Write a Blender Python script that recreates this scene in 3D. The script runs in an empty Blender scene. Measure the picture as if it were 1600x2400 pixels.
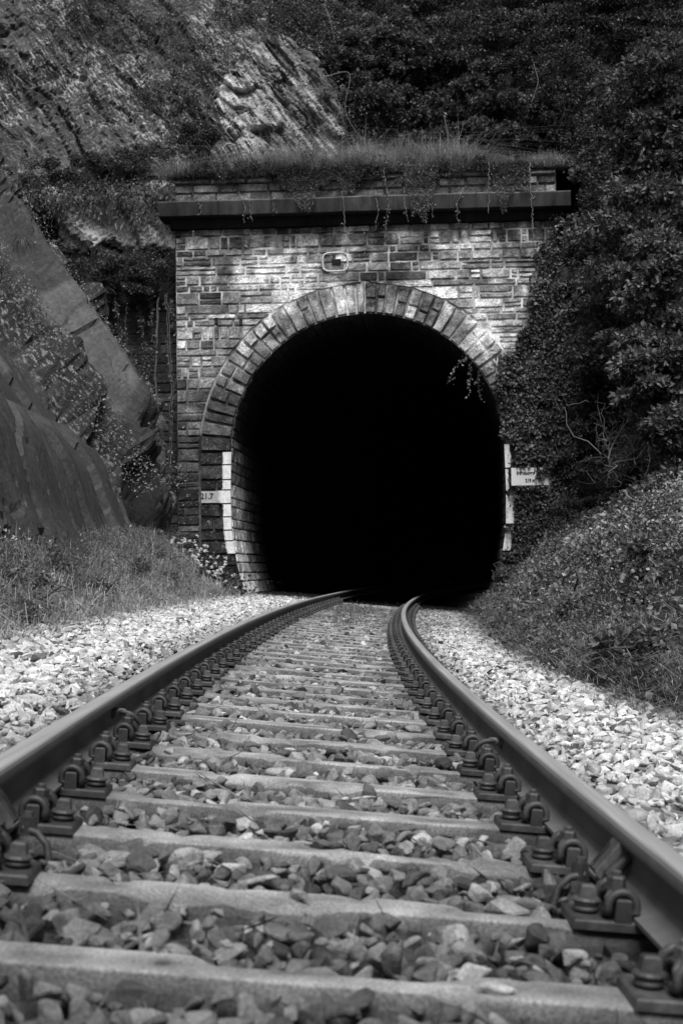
import bpy, bmesh, math, random
import numpy as np
random.seed(11)
rng = np.random.default_rng(11)
sc = bpy.context.scene
COL = sc.collection

# ------------------------------------------------------------------ camera numbers
FPX = 3550.0                       # focal length in pixels of a 1600 px wide frame
CAM = np.array([0.0, 0.0, 0.697])
TH, ROLL = 0.0379, 0.012
Fw = np.array([0, math.cos(TH), math.sin(TH)])
_R0 = np.array([1.0, 0, 0]); _U0 = np.array([0, -math.sin(TH), math.cos(TH)])
Rt = math.cos(ROLL) * _R0 - math.sin(ROLL) * _U0
Up = math.cos(ROLL) * _U0 + math.sin(ROLL) * _R0

def at_Y(px, py, Y):
    """world point at distance Y seen at a photograph coordinate (planning helper)"""
    d = Fw + Rt * (px - 800) / FPX - Up * (py - 1200) / FPX
    return CAM + d * ((Y - CAM[1]) / d[1])

# ------------------------------------------------------------------ noise
def _h(i, j, k, s):
    n = (i.astype(np.int64) * 374761393 + j.astype(np.int64) * 668265263 + k.astype(np.int64) * 2147483647 + s * 974634777) & 0xFFFFFFFF
    n = ((n ^ (n >> 13)) * 1274126177) & 0xFFFFFFFF
    n = ((n ^ (n >> 16)) * 2246822519) & 0xFFFFFFFF
    return ((n ^ (n >> 15)) & 0xFFFF) / 65535.0

def vn(P, seed=0):
    P = np.asarray(P, float); i = np.floor(P).astype(np.int64); f = P - i
    f = f * f * (3 - 2 * f); r = 0
    for a in (0, 1):
        for b in (0, 1):
            for c in (0, 1):
                w = (f[..., 0] if a else 1 - f[..., 0]) * (f[..., 1] if b else 1 - f[..., 1]) * (f[..., 2] if c else 1 - f[..., 2])
                r = r + w * _h(i[..., 0] + a, i[..., 1] + b, i[..., 2] + c, seed)
    return r

def fbm(P, o=4, seed=0):
    P = np.asarray(P, float); r = 0; a = .5; t = 0
    for k in range(o):
        r = r + a * vn(P * (2 ** k) + 17.3 * k, seed + k); t += a; a *= .5
    return r / t

def worley(x, y, seed=0):
    """cells: returns hash, second hash, offset inside the cell and distance to the border"""
    x = np.asarray(x, float); y = np.asarray(y, float); ix, iy = np.floor(x).astype(np.int64), np.floor(y).astype(np.int64)
    b1 = np.full(x.shape, 9.); b2 = np.full(x.shape, 9.); h1 = np.zeros(x.shape); h2 = np.zeros(x.shape); rx = np.zeros(x.shape); ry = np.zeros(x.shape)
    z = np.zeros(x.shape, np.int64)
    for a in (-1, 0, 1):
        for b in (-1, 0, 1):
            ha = _h(ix + a, iy + b, z, seed); hb = _h(ix + a, iy + b, z + 1, seed); dx = x - (ix + a + ha); dy = y - (iy + b + hb); d = np.hypot(dx, dy)
            n1 = d < b1; b2 = np.where(n1, b1, np.minimum(b2, d)); h1 = np.where(n1, _h(ix + a, iy + b, z + 2, seed), h1); h2 = np.where(n1, _h(ix + a, iy + b, z + 3, seed), h2)
            rx = np.where(n1, dx, rx); ry = np.where(n1, dy, ry); b1 = np.where(n1, d, b1)
    return h1, h2, rx, ry, b2 - b1
def blocks(x, y, seed=0, jit=.35):
    """angular broken relief, about -.5 .. .5"""
    w1 = fbm(V3(x, y, 3.1), 3, seed + 50) - .5; w2 = fbm(V3(x, y, 7.7), 3, seed + 51) - .5
    h, g, rx, ry, e = worley(x + w1 * jit, y + w2 * jit, seed)
    return (h - .5) * .75 + rx * (g - .5) * .9 + ry * (h * 7 % 1 - .5) * .7 - .18 * np.exp(-(e / .06) ** 2)
def ss(a, b, x):
    t = np.clip((np.asarray(x, float) - a) / (b - a), 0, 1); return t * t * (3 - 2 * t)

def V3(x, y, z):
    x, y, z = np.broadcast_arrays(np.asarray(x, float), np.asarray(y, float), np.asarray(z, float))
    return np.stack([x, y, z], -1)

# ------------------------------------------------------------------ mesh builder
class MB:
    def __init__(s): s.v = []; s.f = []; s.a = []; s.m = []; s.n = 0
    def add(s, v, f, shade=.1, mask=0.):
        v = np.asarray(v, np.float32).reshape(-1, 3); f = np.asarray(f, np.int64)
        s.v.append(v); s.f.append(f + s.n); s.n += len(v)
        s.a.append(np.broadcast_to(np.asarray(shade, np.float32), (len(v),)).copy())
        s.m.append(np.broadcast_to(np.asarray(mask, np.float32), (len(v),)).copy())
        return s
    def grid(s, P, shade=.1, mask=0., flip=False):
        n, m = P.shape[:2]
        i = np.arange(n * m).reshape(n, m)
        q = np.stack([i[:-1, :-1], i[1:, :-1], i[1:, 1:], i[:-1, 1:]], -1).reshape(-1, 4)
        if flip: q = q[:, ::-1]
        sh = shade if np.ndim(shade) == 0 else np.asarray(shade).reshape(-1)
        mk = mask if np.ndim(mask) == 0 else np.asarray(mask).reshape(-1)
        return s.add(P.reshape(-1, 3), q, sh, mk)
    def tube(s, pts, r, sides=6, shade=.1, cap=True):
        pts = np.asarray(pts, float); n = len(pts)
        r = np.broadcast_to(np.asarray(r, float), (n,))
        T = np.gradient(pts, axis=0); T /= np.linalg.norm(T, axis=1)[:, None] + 1e-9
        ref = np.array([0, 0, 1.]) if abs(T[0][2]) < .9 else np.array([1., 0, 0])
        A = np.cross(T, ref); A /= np.linalg.norm(A, axis=1)[:, None] + 1e-9
        for k in range(1, n):
            if A[k] @ A[k - 1] < 0: A[k] *= -1
        B = np.cross(T, A)
        an = np.linspace(0, 2 * math.pi, sides, endpoint=False)
        P = pts[:, None] + r[:, None, None] * (np.cos(an)[None, :, None] * A[:, None] + np.sin(an)[None, :, None] * B[:, None])
        i = np.arange(n * sides).reshape(n, sides); j = np.roll(i, -1, 1)
        q = np.stack([i[:-1], j[:-1], j[1:], i[1:]], -1).reshape(-1, 4)
        s.add(P.reshape(-1, 3), q, shade)
        if cap:
            for idx, ring in ((0, P[0]), (n - 1, P[-1])):
                c = pts[idx]; v = np.vstack([ring, c]); k = np.arange(sides)
                s.add(v, np.stack([k, np.roll(k, -1), np.full(sides, sides)], -1), shade)
        return s
    def box(s, c, size, shade=.1, taper=1.0, ax=None, bevel=0.0):
        """box with optional top taper; ax = 3x3 rows of local axes; small chamfer on the upper edge"""
        hx, hy, hz = [q / 2 for q in size]; L = []
        lev = [(-hz, 1.0, 0)]
        if bevel > 0: lev += [(hz - bevel, None, 0), (hz, None, bevel)]
        else: lev += [(hz, None, 0)]
        for z, k, b in lev:
            t = (z + hz) / (2 * hz); w = 1 + (taper - 1) * t
            for sx, sy in ((-1, -1), (1, -1), (1, 1), (-1, 1)): L.append((sx * (hx * w - b), sy * (hy * w - b), z))
        v = np.array(L); n = len(lev); f = [(3, 2, 1, 0)]
        for a in range(n - 1):
            o = a * 4
            for k in range(4): f.append((o + k, o + (k + 1) % 4, o + 4 + (k + 1) % 4, o + 4 + k))
        o = (n - 1) * 4; f.append((o, o + 1, o + 2, o + 3))
        if ax is not None: v = v @ np.asarray(ax)
        return s.add(v + np.asarray(c), f, shade)
    def disc(s, c, prof, sides=12, shade=.1):
        """lathe about z: prof = [(r, z), ...]"""
        an = np.linspace(0, 2 * math.pi, sides, endpoint=False); P = []
        for r, z in prof: P.append(np.stack([r * np.cos(an), r * np.sin(an), np.full(sides, z)], -1))
        P = np.array(P); n = len(prof); i = np.arange(n * sides).reshape(n, sides); j = np.roll(i, -1, 1)
        return s.add(P.reshape(-1, 3) + np.asarray(c), np.stack([i[:-1], j[:-1], j[1:], i[1:]], -1).reshape(-1, 4), shade)
    def build(s, name, mat, parent=None, smooth=False, label=None, cat=None, group=None, kind=None):
        v = np.concatenate(s.v); me = bpy.data.meshes.new(name)
        fs = [f for f in s.f if len(f)]
        sizes = np.concatenate([np.full(len(f), f.shape[1]) for f in fs])
        loops = np.concatenate([f.reshape(-1) for f in fs])
        me.vertices.add(len(v)); me.vertices.foreach_set('co', v.astype(np.float32).ravel())
        me.loops.add(len(loops)); me.loops.foreach_set('vertex_index', loops.astype(np.int32))
        me.polygons.add(len(sizes))
        st = np.concatenate([[0], np.cumsum(sizes)[:-1]])
        me.polygons.foreach_set('loop_start', st.astype(np.int32))
        me.polygons.foreach_set('loop_total', sizes.astype(np.int32))
        me.update(calc_edges=True); me.validate()
        me.polygons.foreach_set('use_smooth', np.full(len(me.polygons), smooth))
        for nm, arr in (('shade', s.a), ('mask', s.m)):
            at = me.attributes.new(nm, 'FLOAT', 'POINT'); at.data.foreach_set('value', np.concatenate(arr))
        me.materials.append(mat)
        return link(name, me, parent, label, cat, group, kind)

def link(name, me, parent=None, label=None, cat=None, group=None, kind=None):
    o = bpy.data.objects.new(name, me); COL.objects.link(o)
    if parent is not None: o.parent = parent
    return tag(o, label, cat, group, kind)

def tag(o, label=None, cat=None, group=None, kind=None):
    if label: o['label'] = label
    if cat: o['category'] = cat
    if group: o['group'] = group
    if kind: o['kind'] = kind
    return o

def empty(name, loc=(0, 0, 0), label=None, cat=None, group=None):
    o = bpy.data.objects.new(name, None); COL.objects.link(o); o.location = loc; o.empty_display_size = .1
    return tag(o, label, cat, group)

# ------------------------------------------------------------------ materials
def mat(name, rough=.8, n_scale=6., n_amt=.3, bump=.3, b_scale=30., b_dist=.01, spec=.3, metal=0., stretch=None,
        lichen=None, fine=None, transl=0., gain=1.0, vary=0.):
    m = bpy.data.materials.new(name); m.use_nodes = True; nt = m.node_tree; N = nt.nodes; Lk = nt.links
    b = N['Principled BSDF']; b.inputs['Roughness'].default_value = rough
    b.inputs['Specular IOR Level'].default_value = spec; b.inputs['Metallic'].default_value = metal
    tc = N.new('ShaderNodeTexCoord'); src = tc.outputs['Object']
    if stretch:
        mp = N.new('ShaderNodeMapping'); mp.vector_type = 'TEXTURE'; mp.inputs['Rotation'].default_value = stretch[0]; mp.inputs['Scale'].default_value = [1 / q for q in stretch[1]]
        Lk.new(src, mp.inputs['Vector']); ssrc = mp.outputs['Vector']
    else: ssrc = src
    at = N.new('ShaderNodeAttribute'); at.attribute_name = 'shade'
    def noise(scale, detail, vec, rgh=.6):
        n = N.new('ShaderNodeTexNoise'); n.inputs['Scale'].default_value = scale; n.inputs['Detail'].default_value = detail
        n.inputs['Roughness'].default_value = rgh; Lk.new(vec, n.inputs['Vector']); return n.outputs['Fac']
    def mr(x, a, bb, c, d):
        r = N.new('ShaderNodeMapRange'); r.inputs[1].default_value = a; r.inputs[2].default_value = bb
        r.inputs[3].default_value = c; r.inputs[4].default_value = d; Lk.new(x, r.inputs[0]); return r.outputs[0]
    def mul(x, y):
        q = N.new('ShaderNodeMath'); q.operation = 'MULTIPLY'; Lk.new(x, q.inputs[0])
        if isinstance(y, float): q.inputs[1].default_value = y
        else: Lk.new(y, q.inputs[1])
        return q.outputs[0]
    v = mul(at.outputs['Fac'], mr(noise(n_scale, 6, ssrc), .3, .7, (1 - n_amt) * gain, (1 + n_amt) * gain))
    if vary:
        oi = N.new('ShaderNodeObjectInfo'); v = mul(v, mr(oi.outputs['Random'], 0., 1., 1 - vary, 1 + vary))
    if fine: v = mul(v, mr(noise(fine[0], 4, src), .35, .65, 1 - fine[1], 1 + fine[1]))
    if lichen:
        am = N.new('ShaderNodeAttribute'); am.attribute_name = 'mask'
        t = mr(noise(lichen[0], 8, ssrc, .75), lichen[1], lichen[1] + lichen[3], 0., 1.)
        t2 = mr(noise(lichen[0] * .22, 3, src), .35, .6, .15, 1.)
        t = mul(mul(t, t2), am.outputs['Fac'])
        mx = N.new('ShaderNodeMix'); mx.data_type = 'FLOAT'; Lk.new(t, mx.inputs[0]); Lk.new(v, mx.inputs[2]); mx.inputs[3].default_value = lichen[2]
        v = mx.outputs[0]
    Lk.new(v, b.inputs['Base Color'])
    if bump:
        bn = N.new('ShaderNodeBump'); bn.inputs['Strength'].default_value = bump; bn.inputs['Distance'].default_value = b_dist
        Lk.new(noise(b_scale, 8, ssrc, .7), bn.inputs['Height']); Lk.new(bn.outputs['Normal'], b.inputs['Normal'])
    if transl:
        tr = N.new('ShaderNodeBsdfTranslucent'); Lk.new(v, tr.inputs['Color'])
        ms = N.new('ShaderNodeMixShader'); ms.inputs[0].default_value = transl
        Lk.new(b.outputs[0], ms.inputs[1]); Lk.new(tr.outputs[0], ms.inputs[2])
        Lk.new(ms.outputs[0], N['Material Output'].inputs['Surface'])
    return m

DIP = math.radians(56.5)
rotdip = (0, DIP, 0)            # mapping that lays the dip line (down to the right) along local x
M = {}
M['stone'] = mat('ballast_rock', .85, 16, .42, .9, 48, .010, .25, fine=(130, .25))
M['concrete'] = mat('sleeper_concrete', .88, 7, .4, .7, 110, .006, .2, fine=(150, .38), lichen=(60, .66, .6, .06), vary=.15)
M['masonry'] = mat('masonry_stone', .8, 6, .6, .9, 22, .025, .3, fine=(30, .45), lichen=(22, .585, .6, .08))
M['mortar'] = mat('lime_mortar', .95, 9, .35, .6, 60, .01, .1, fine=(60, .2))
M['cornice'] = mat('weathered_sandstone', .8, 5, .75, .5, 30, .01, .25, stretch=((0, 0, 0), (1.2, 1, .35)), lichen=(18, .68, .3, .1))
M['lining'] = mat('sooty_brick', .9, 4, .4, .6, 18, .02, .1)
M['rock'] = mat('slate_rock', .75, 3, .3, .7, 8, .05, .35, stretch=(rotdip, (.75, 1, 1.3)), lichen=(11, .53, .34, .07), fine=(14, .22))
M['rough'] = mat('broken_slate', .85, 6, .5, 1., 12, .08, .25, stretch=(rotdip, (.45, 1, 1.9)), lichen=(9, .50, .48, .10), fine=(22, .3))
M['soil'] = mat('dark_soil', .95, 5, .4, .6, 20, .03, .1)
M['leaf'] = mat('leaf_green', .5, 3, .3, 0, spec=.45, transl=.22)
M['grassm'] = mat('grass_blade', .65, 2, .35, 0, spec=.3, transl=.25)
M['twig'] = mat('twig_bark', .85, 12, .3, .3, 60, .004, .2)
M['steel'] = mat('worn_rail_steel', .33, 3, .25, .12, 50, .001, .6, metal=.3, stretch=((0, 0, 0), (14, .25, 14)))
M['rust'] = mat('rusty_rail_steel', .62, 7, .22, .3, 130, .002, .45, metal=.15)
M['iron'] = mat('rusty_iron', .55, 14, .4, .4, 160, .0015, .45, metal=.1, vary=.35, fine=(70, .25), gain=.66)
M['paint'] = mat('white_paint', .6, 8, .2, .7, 40, .01, .3, fine=(45, .2), lichen=(14, .60, .16, .05))
M['enamel'] = mat('sign_enamel', .45, 3, .04, 0, spec=.4)
M['ink'] = mat('dark_ink', .6, 3, .1, 0)
M['petal'] = mat('white_petal', .6, 4, .1, 0, transl=.2)

# ------------------------------------------------------------------ track geometry
X0, S0, K0, CANT = 0.008, -0.0378, 0.0039, 0.0946
def cx(Y): return X0 + S0 * Y + .5 * K0 * Y * Y
def sl(Y): return S0 + K0 * Y
def tp(Y, l, h=0.):
    """track point: Y along, l right of the centre line, h above the canted plane"""
    Y = np.asarray(Y, float); s = sl(Y); n = np.sqrt(1 + s * s)
    return V3(cx(Y) + (l + h * CANT) / n, Y - (l + h * CANT) * s / n, h - CANT * l)
ZS0, DZ = 3.165, 0.5937

# ------------------------------------------------------------------ world, sun, camera
w = bpy.data.worlds.new('World'); sc.world = w; w.use_nodes = True
nt = w.node_tree; bg = nt.nodes['Background']
sky = nt.nodes.new('ShaderNodeTexSky'); sky.sky_type = 'NISHITA'; sky.sun_disc = False
SUN_EL, SUN_AZ = math.radians(58), math.radians(176)      # azimuth clockwise from +Y: behind the camera, to the right
sky.sun_elevation = SUN_EL; sky.sun_rotation = SUN_AZ
bw = nt.nodes.new('ShaderNodeRGBToBW'); nt.links.new(sky.outputs[0], bw.inputs[0]); nt.links.new(bw.outputs[0], bg.inputs[0])
bg.inputs[1].default_value = .12
sl_ = bpy.data.lights.new('sun', 'SUN'); sl_.energy = 4.3; sl_.angle = math.radians(32)
so = bpy.data.objects.new('sun', sl_); COL.objects.link(so)
from mathutils import Vector, Matrix
sd = Vector((math.sin(SUN_AZ) * math.cos(SUN_EL), math.cos(SUN_AZ) * math.cos(SUN_EL), math.sin(SUN_EL)))
so.rotation_euler = sd.to_track_quat('Z', 'Y').to_euler(); so.location = (0, 0, 30)
cd = bpy.data.cameras.new('camera'); co = bpy.data.objects.new('camera', cd); COL.objects.link(co); sc.camera = co
cd.sensor_fit = 'VERTICAL'; cd.sensor_height = 36; cd.lens = FPX / 2400 * 36; cd.clip_start = .05; cd.clip_end = 500
co.matrix_world = Matrix(((Rt[0], Up[0], -Fw[0], CAM[0]), (Rt[1], Up[1], -Fw[1], CAM[1]), (Rt[2], Up[2], -Fw[2], CAM[2]), (0, 0, 0, 1)))
cd.dof.use_dof = True; cd.dof.focus_distance = 11.; cd.dof.aperture_fstop = 6.3
sc.view_settings.view_transform = 'Standard'; sc.view_settings.look = 'None'; sc.view_settings.exposure = 0; sc.view_settings.gamma = 1
sc.cycles.max_bounces = 6; sc.cycles.diffuse_bounces = 3

# ------------------------------------------------------------------ rails
def rail(side, label):
    prof = [(-.0625, 0), (-.0625, .009), (-.030, .019), (-.012, .029), (-.0075, .045), (-.0072, .085), (-.011, .100), (-.0325, .108), (-.0335, .113),
            (-.0335, .136), (-.030, .143), (-.022, .1475), (-.008, .149)]
    prof = prof + [(-a, b) for a, b in prof[::-1]]
    sh = []
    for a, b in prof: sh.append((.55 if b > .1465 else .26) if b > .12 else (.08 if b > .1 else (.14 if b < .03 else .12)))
    Ys = np.arange(.9, 62, .2); mb = MB(); mt = MB()
    P = np.stack([tp(Ys, side * .751 + a, .02 + b) for a, b in prof], 1)      # n x k x 3
    k = len(prof); n = len(Ys)
    i = np.arange(n * k).reshape(n, k); j = np.roll(i, -1, 1)
    q = np.stack([i[:-1], j[:-1], j[1:], i[1:]], -1)
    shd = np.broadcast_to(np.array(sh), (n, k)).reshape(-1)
    mb.add(P.reshape(-1, 3), q.reshape(-1, 4), shd)
    o = mb.build('rail', M['rust'], label=label, cat='rail', group='running rails of the track', smooth=False)
    o.data.materials.append(M['steel'])
    top = np.array([min(prof[c][1], prof[(c + 1) % k][1]) >= .135 for c in range(k)])
    idx = np.broadcast_to(top, (n - 1, k)).reshape(-1).astype(np.int32)
    o.data.polygons.foreach_set('material_index', idx)
    return o
rail(-1, 'left steel rail, the outer one of the bend, seen on its dark inner side')
rail(1, 'right steel rail, the inner one of the bend, curving away into the tunnel mouth')

# ------------------------------------------------------------------ sleepers with their fastenings
def sleeper_mesh(var):
    mb = MB(); hx = 1.30
    xs = np.linspace(-hx, hx, 90)
    top, bot, h = .070, .115, .17
    prof = [(-bot, -h), (-top - .014, -.030), (-top, -.005), (-top + .006, 0), (0, .0), (top - .006, 0), (top, -.005), (top + .014, -.030), (bot, -h)]
    P = np.array([[(x, y, z) for y, z in prof] for x in xs])
    nz = fbm(P * np.array([5., 14, 14]) + var * 31, 5, 5)
    chip = ss(.56, .68, fbm(P * np.array([7., 14, 14]) + var * 17, 3, 9))
    edge = np.array([0, .5, 1, 1, .15, 1, 1, .5, 0])
    P[..., 2] -= edge * chip * .018 + (nz - .5) * .004
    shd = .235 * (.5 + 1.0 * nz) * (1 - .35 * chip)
    shd = shd * np.array([.3, .38, .62, 1.45, 1.25, 1.45, .62, .38, .3])  # darker sides and paler top: shading painted in, besides a little dirt
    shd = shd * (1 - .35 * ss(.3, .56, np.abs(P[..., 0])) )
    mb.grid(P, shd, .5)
    for e in (0, -1):
        r = P[e]; mb.add(r, [tuple(range(9))] if e else [tuple(range(8, -1, -1))], .1)
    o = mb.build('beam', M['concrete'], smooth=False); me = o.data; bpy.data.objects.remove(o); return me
def mesh_only(mb, mt, smooth=False):
    o = mb.build('t', mt, smooth=smooth); me = o.data; bpy.data.objects.remove(o); return me
def fast_parts(merged=False):
    parts = {}
    pl = MB(); pl.box((0, 0, .010), (.375, .16, .020), .075, .985, bevel=.004)
    for s in (-1, 1):
        for yy in (-1, 1): pl.box((s * .083, yy * .055, .041), (.036, .046, .050), .045, .90, bevel=.004)
    parts['base_plate'] = pl
    def clamp(s):
        c = MB()
        for yy in (-1, 1):
            a = np.linspace(-.35, math.pi + .35, 14); cxx = .084
            arc = np.stack([s * (cxx - np.cos(a) * .030), np.full_like(a, yy * .062), .048 + np.sin(a) * .031], -1)
            tail_in = np.array([[s * .114, yy * .050, .034], [s * .112, yy * .025, .032]])
            tail_out = np.array([[s * .060, yy * .06, .036]])
            c.tube(np.vstack([arc, tail_in]), .0098, 8, .065)
            c.tube(np.array([[s * .108, yy * .042, .040], [s * .110, yy * .03, .060], [s * .100, yy * .014, .070], [s * .088, yy * .0, .072]]), .0075, 8, .065)
        return c
    def bolt(s):
        c = MB(); c.disc((s * .088, 0, .068), [(.0, 0), (.024, 0), (.024, .006), (.0, .006)], 14, .06)
        c.disc((s * .088, 0, .074), [(.021, 0), (.021, .021), (.018, .025), (0, .025)], 6, .075)
        c.disc((s * .088, 0, .096), [(.011, 0), (.011, .012), (.009, .014), (0, .014)], 10, .09)
        c.disc((s * .088, 0, .020), [(.012, 0), (.012, .05)], 8, .04); return c
    def washer(s):
        c = MB()
        for z, r in ((.026, .027), (.037, .026)):
            a = np.linspace(0, 2 * math.pi, 18); c.tube(np.stack([s * .148 + r * np.cos(a) * .8, r * np.sin(a) * .8, z + .004 * a / 6.28], -1), .0062, 6, .06, cap=False)
        return c
    def screw(s):
        c = MB(); c.disc((s * .148, 0, .040), [(0, 0), (.029, 0), (.031, .004), (.027, .009), (.016, .011)], 16, .08)
        c.box((s * .148, 0, .062), (.038, .036, .030), .085, .80, bevel=.004); return c
    if merged:
        tot = MB()
        for mb in [pl] + [f(s) for s in (-1, 1) for f in (clamp, bolt, washer, screw)]:
            base = 0
            for v, f in ((np.concatenate(mb.v), mb.f),):
                tot.v.append(v); tot.a.append(np.concatenate(mb.a)); tot.m.append(np.concatenate(mb.m))
                for ff in f: tot.f.append(ff + tot.n)
                tot.n += len(v)
        return mesh_only(tot, M['iron'], False)
    out = {'base_plate': mesh_only(pl, M['iron'])}
    for s in (-1, 1):
        out['tension_clamp', s] = mesh_only(clamp(s), M['iron'], True)
        out['clamp_bolt', s] = mesh_only(bolt(s), M['iron'])
        out['spring_washer', s] = mesh_only(washer(s), M['iron'], True)
        out['sleeper_screw', s] = mesh_only(screw(s), M['iron'])
    return out
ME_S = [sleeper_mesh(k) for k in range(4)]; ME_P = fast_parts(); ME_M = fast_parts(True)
ORD = lambda n: '%d%s' % (n, 'th' if 10 < n % 100 < 14 else {1: 'st', 2: 'nd', 3: 'rd'}.get(n % 10, 'th'))
NS = 46
for q in range(NS):
    Y = ZS0 + DZ * (q - 1) + .08 + random.uniform(-.008, .008); s = sl(Y)
    c = tp(Y, 0)
    if q == 0: lb = 'concrete sleeper nearest the camera, along the bottom edge of the picture'
    elif q < 34: lb = 'concrete sleeper across the track, %s away from the camera' % ORD(q + 1)
    else: lb = 'concrete sleeper in the dark of the tunnel, %s away from the camera' % ORD(q + 1)
    e = empty('sleeper', c, lb, 'sleeper', 'sleepers of the track')
    e.rotation_euler = (0, CANT, -math.atan(s) + random.uniform(-.006, .006))
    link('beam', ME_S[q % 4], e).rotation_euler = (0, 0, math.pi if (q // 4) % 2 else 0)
    for sd_ in (-1, 1):
        if q < 18:
            p = link('base_plate', ME_P['base_plate'], e); p.location = (sd_ * .751, 0, 0)
            for s2 in (-1, 1):
                for nm in ('tension_clamp', 'clamp_bolt', 'spring_washer', 'sleeper_screw'):
                    ch = link(nm, ME_P[nm, s2], p)
                    if nm in ('clamp_bolt', 'sleeper_screw'): ch.location.z = random.uniform(-.003, .003)
        else:
            p = link('rail_fastening', ME_M, e); p.location = (sd_ * .751, 0, 0)

# ------------------------------------------------------------------ bonding cables and rail clamps
def bond(side, Y, label):
    e = empty('bonding_cable', tp(Y, side * .72, .02), label, 'cable', 'bonding cables on the rail webs')
    o = np.array(e.location)
    a = tp(Y, side * .742, .095); T = tp(Y + .1, 0) - tp(Y, 0); T = T / np.linalg.norm(T); Lx = tp(Y, -side * 1.) - tp(Y, 0)
    Lx = Lx / np.linalg.norm(Lx)
    pts = [a + Lx * d + T * t + np.array([0, 0, z]) for d, t, z in ((.012, 0, 0), (.04, -.01, .006), (.075, -.015, .0), (.105, -.005, -.028), (.118, .01, -.07), (.108, .02, -.11), (.09, .02, -.17))]
    P = np.array(pts); t = np.linspace(0, len(P) - 1, 28); P = np.stack([np.interp(t, range(len(P)), P[:, k]) for k in range(3)], -1)
    for _ in range(3): P[1:-1] = (P[:-2] + P[1:-1] * 2 + P[2:]) / 4
    MB().tube(P - o, .010, 9, .06).build('cable', M['iron'], e, smooth=True)
    MB().tube(np.array([a + Lx * d for d in (-.006, .004, .012)]) - o, [.026, .026, .018], 14, .09).tube(np.array([a + Lx * d + np.array([0, 0, .003]) for d in (.012, .03, .05)]) - o, [.014, .015, .0125], 10, .22).build('lug', M['iron'], e, smooth=True)
bond(-1, 5.80, 'curled cable with round lug fixed to the web of the left rail')
bond(1, 5.84, 'curled cable with round lug fixed to the web of the right rail')
def rclamp(side, Y, label):
    e = empty('rail_clamp', tp(Y, side * .70, .02), label, 'clamp', 'clamps gripping the rail feet near the camera'); o = np.array(e.location)
    T = tp(Y + .1, 0) - tp(Y, 0); T /= np.linalg.norm(T); Lx = tp(Y, -side) - tp(Y, 0); Lx /= np.linalg.norm(Lx); Uz = np.cross(T, Lx); Uz *= np.sign(Uz[2])
    def pt(d, t, z): return tp(Y, side * .751) + Lx * d + T * t + Uz * z - o
    # leaning plate
    nrm = Lx * .80 + Uz * .60; upv = Uz * .80 - Lx * .60
    MB().box(pt(.052, .0, .09), (.085, .098, .020), .085, .94, ax=np.stack([T, upv, nrm]), bevel=.005).build('plate', M['iron'], e)
    MB().box(pt(.060, -.0, .096) + nrm * .0065, (.006, .06, .004), .02, 1, ax=np.stack([T, upv, nrm])).build('slot', M['ink'], e)
    MB().tube(np.array([pt(.055, -.05, .055), pt(.03, -.055, .085), pt(.012, -.055, .1)]), [.017, .015, .012], 9, .07).build('hook', M['iron'], e, smooth=True)
    b = MB(); b.tube(np.array([pt(.11, .01, .03), pt(.11, .01, .07)]), [.024, .02], 6, .04); b.tube(np.array([pt(.11, .01, .07), pt(.11, .01, .082)]), .012, 8, .08)
    b.build('bolt', M['iron'], e)
    cb = MB(); cb.tube(np.array([pt(.10, .0, .045), pt(.135, .0, .035), pt(.16, -.005, .012), pt(.17, -.01, -.03)]), [.011, .01, .009, .009], 8, .06); cb.build('cable', M['iron'], e, smooth=True)
rclamp(1, 3.53, 'slotted iron clamp leaning on the foot of the right rail near the camera')
rclamp(-1, 3.56, 'iron clamp with bolt on the foot of the left rail at the left edge')
# ------------------------------------------------------------------ ballast
def edgeR(Y): return np.interp(Y, [2, 8.8, 12, 16, 27, 60], [2.25, 2.2, 1.85, 1.85, 1.9, 2.0])
EDGL = -2.22
def stone_proto(k, bev):
    r = random.Random(100 + k); bm = bmesh.new()
    sx, sy, sz = 1, r.uniform(.62, .95), r.uniform(.45, .8)
    for _ in range(r.choice([9, 11, 13, 16])):
        v = Vector((r.gauss(0, 1), r.gauss(0, 1), r.gauss(0, 1))).normalized() * r.uniform(.82, 1.08)
        bm.verts.new((v.x * sx * .5, v.y * sy * .5, v.z * sz * .5))
    g = bmesh.ops.convex_hull(bm, input=bm.verts)
    bmesh.ops.delete(bm, geom=[v for v in bm.verts if not v.link_faces], context='VERTS')
    bmesh.ops.dissolve_limit(bm, angle_limit=math.radians(14), verts=bm.verts, edges=bm.edges)
    if bev: bmesh.ops.bevel(bm, geom=list(bm.edges), offset=.045, segments=1, profile=.5, affect='EDGES')
    bmesh.ops.triangulate(bm, faces=bm.faces)
    bm.verts.ensure_lookup_table(); v = np.array([q.co[:] for q in bm.verts]); f = np.array([[q.index for q in t.verts] for t in bm.faces]); bm.free(); return v, f
PRO_N = [stone_proto(k, True) for k in range(14)]; PRO_F = [stone_proto(k + 40, False) for k in range(12)]
def rotmats(n):
    q = rng.normal(size=(n, 4)); q /= np.linalg.norm(q, axis=1)[:, None]; w_, x, y, z = q.T
    return np.stack([np.stack([1 - 2 * (y * y + z * z), 2 * (x * y - z * w_), 2 * (x * z + y * w_)], -1),
                     np.stack([2 * (x * y + z * w_), 1 - 2 * (x * x + z * z), 2 * (y * z - x * w_)], -1),
                     np.stack([2 * (x * z - y * w_), 2 * (y * z + x * w_), 1 - 2 * (x * x + y * y)], -1)], 1)
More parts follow.
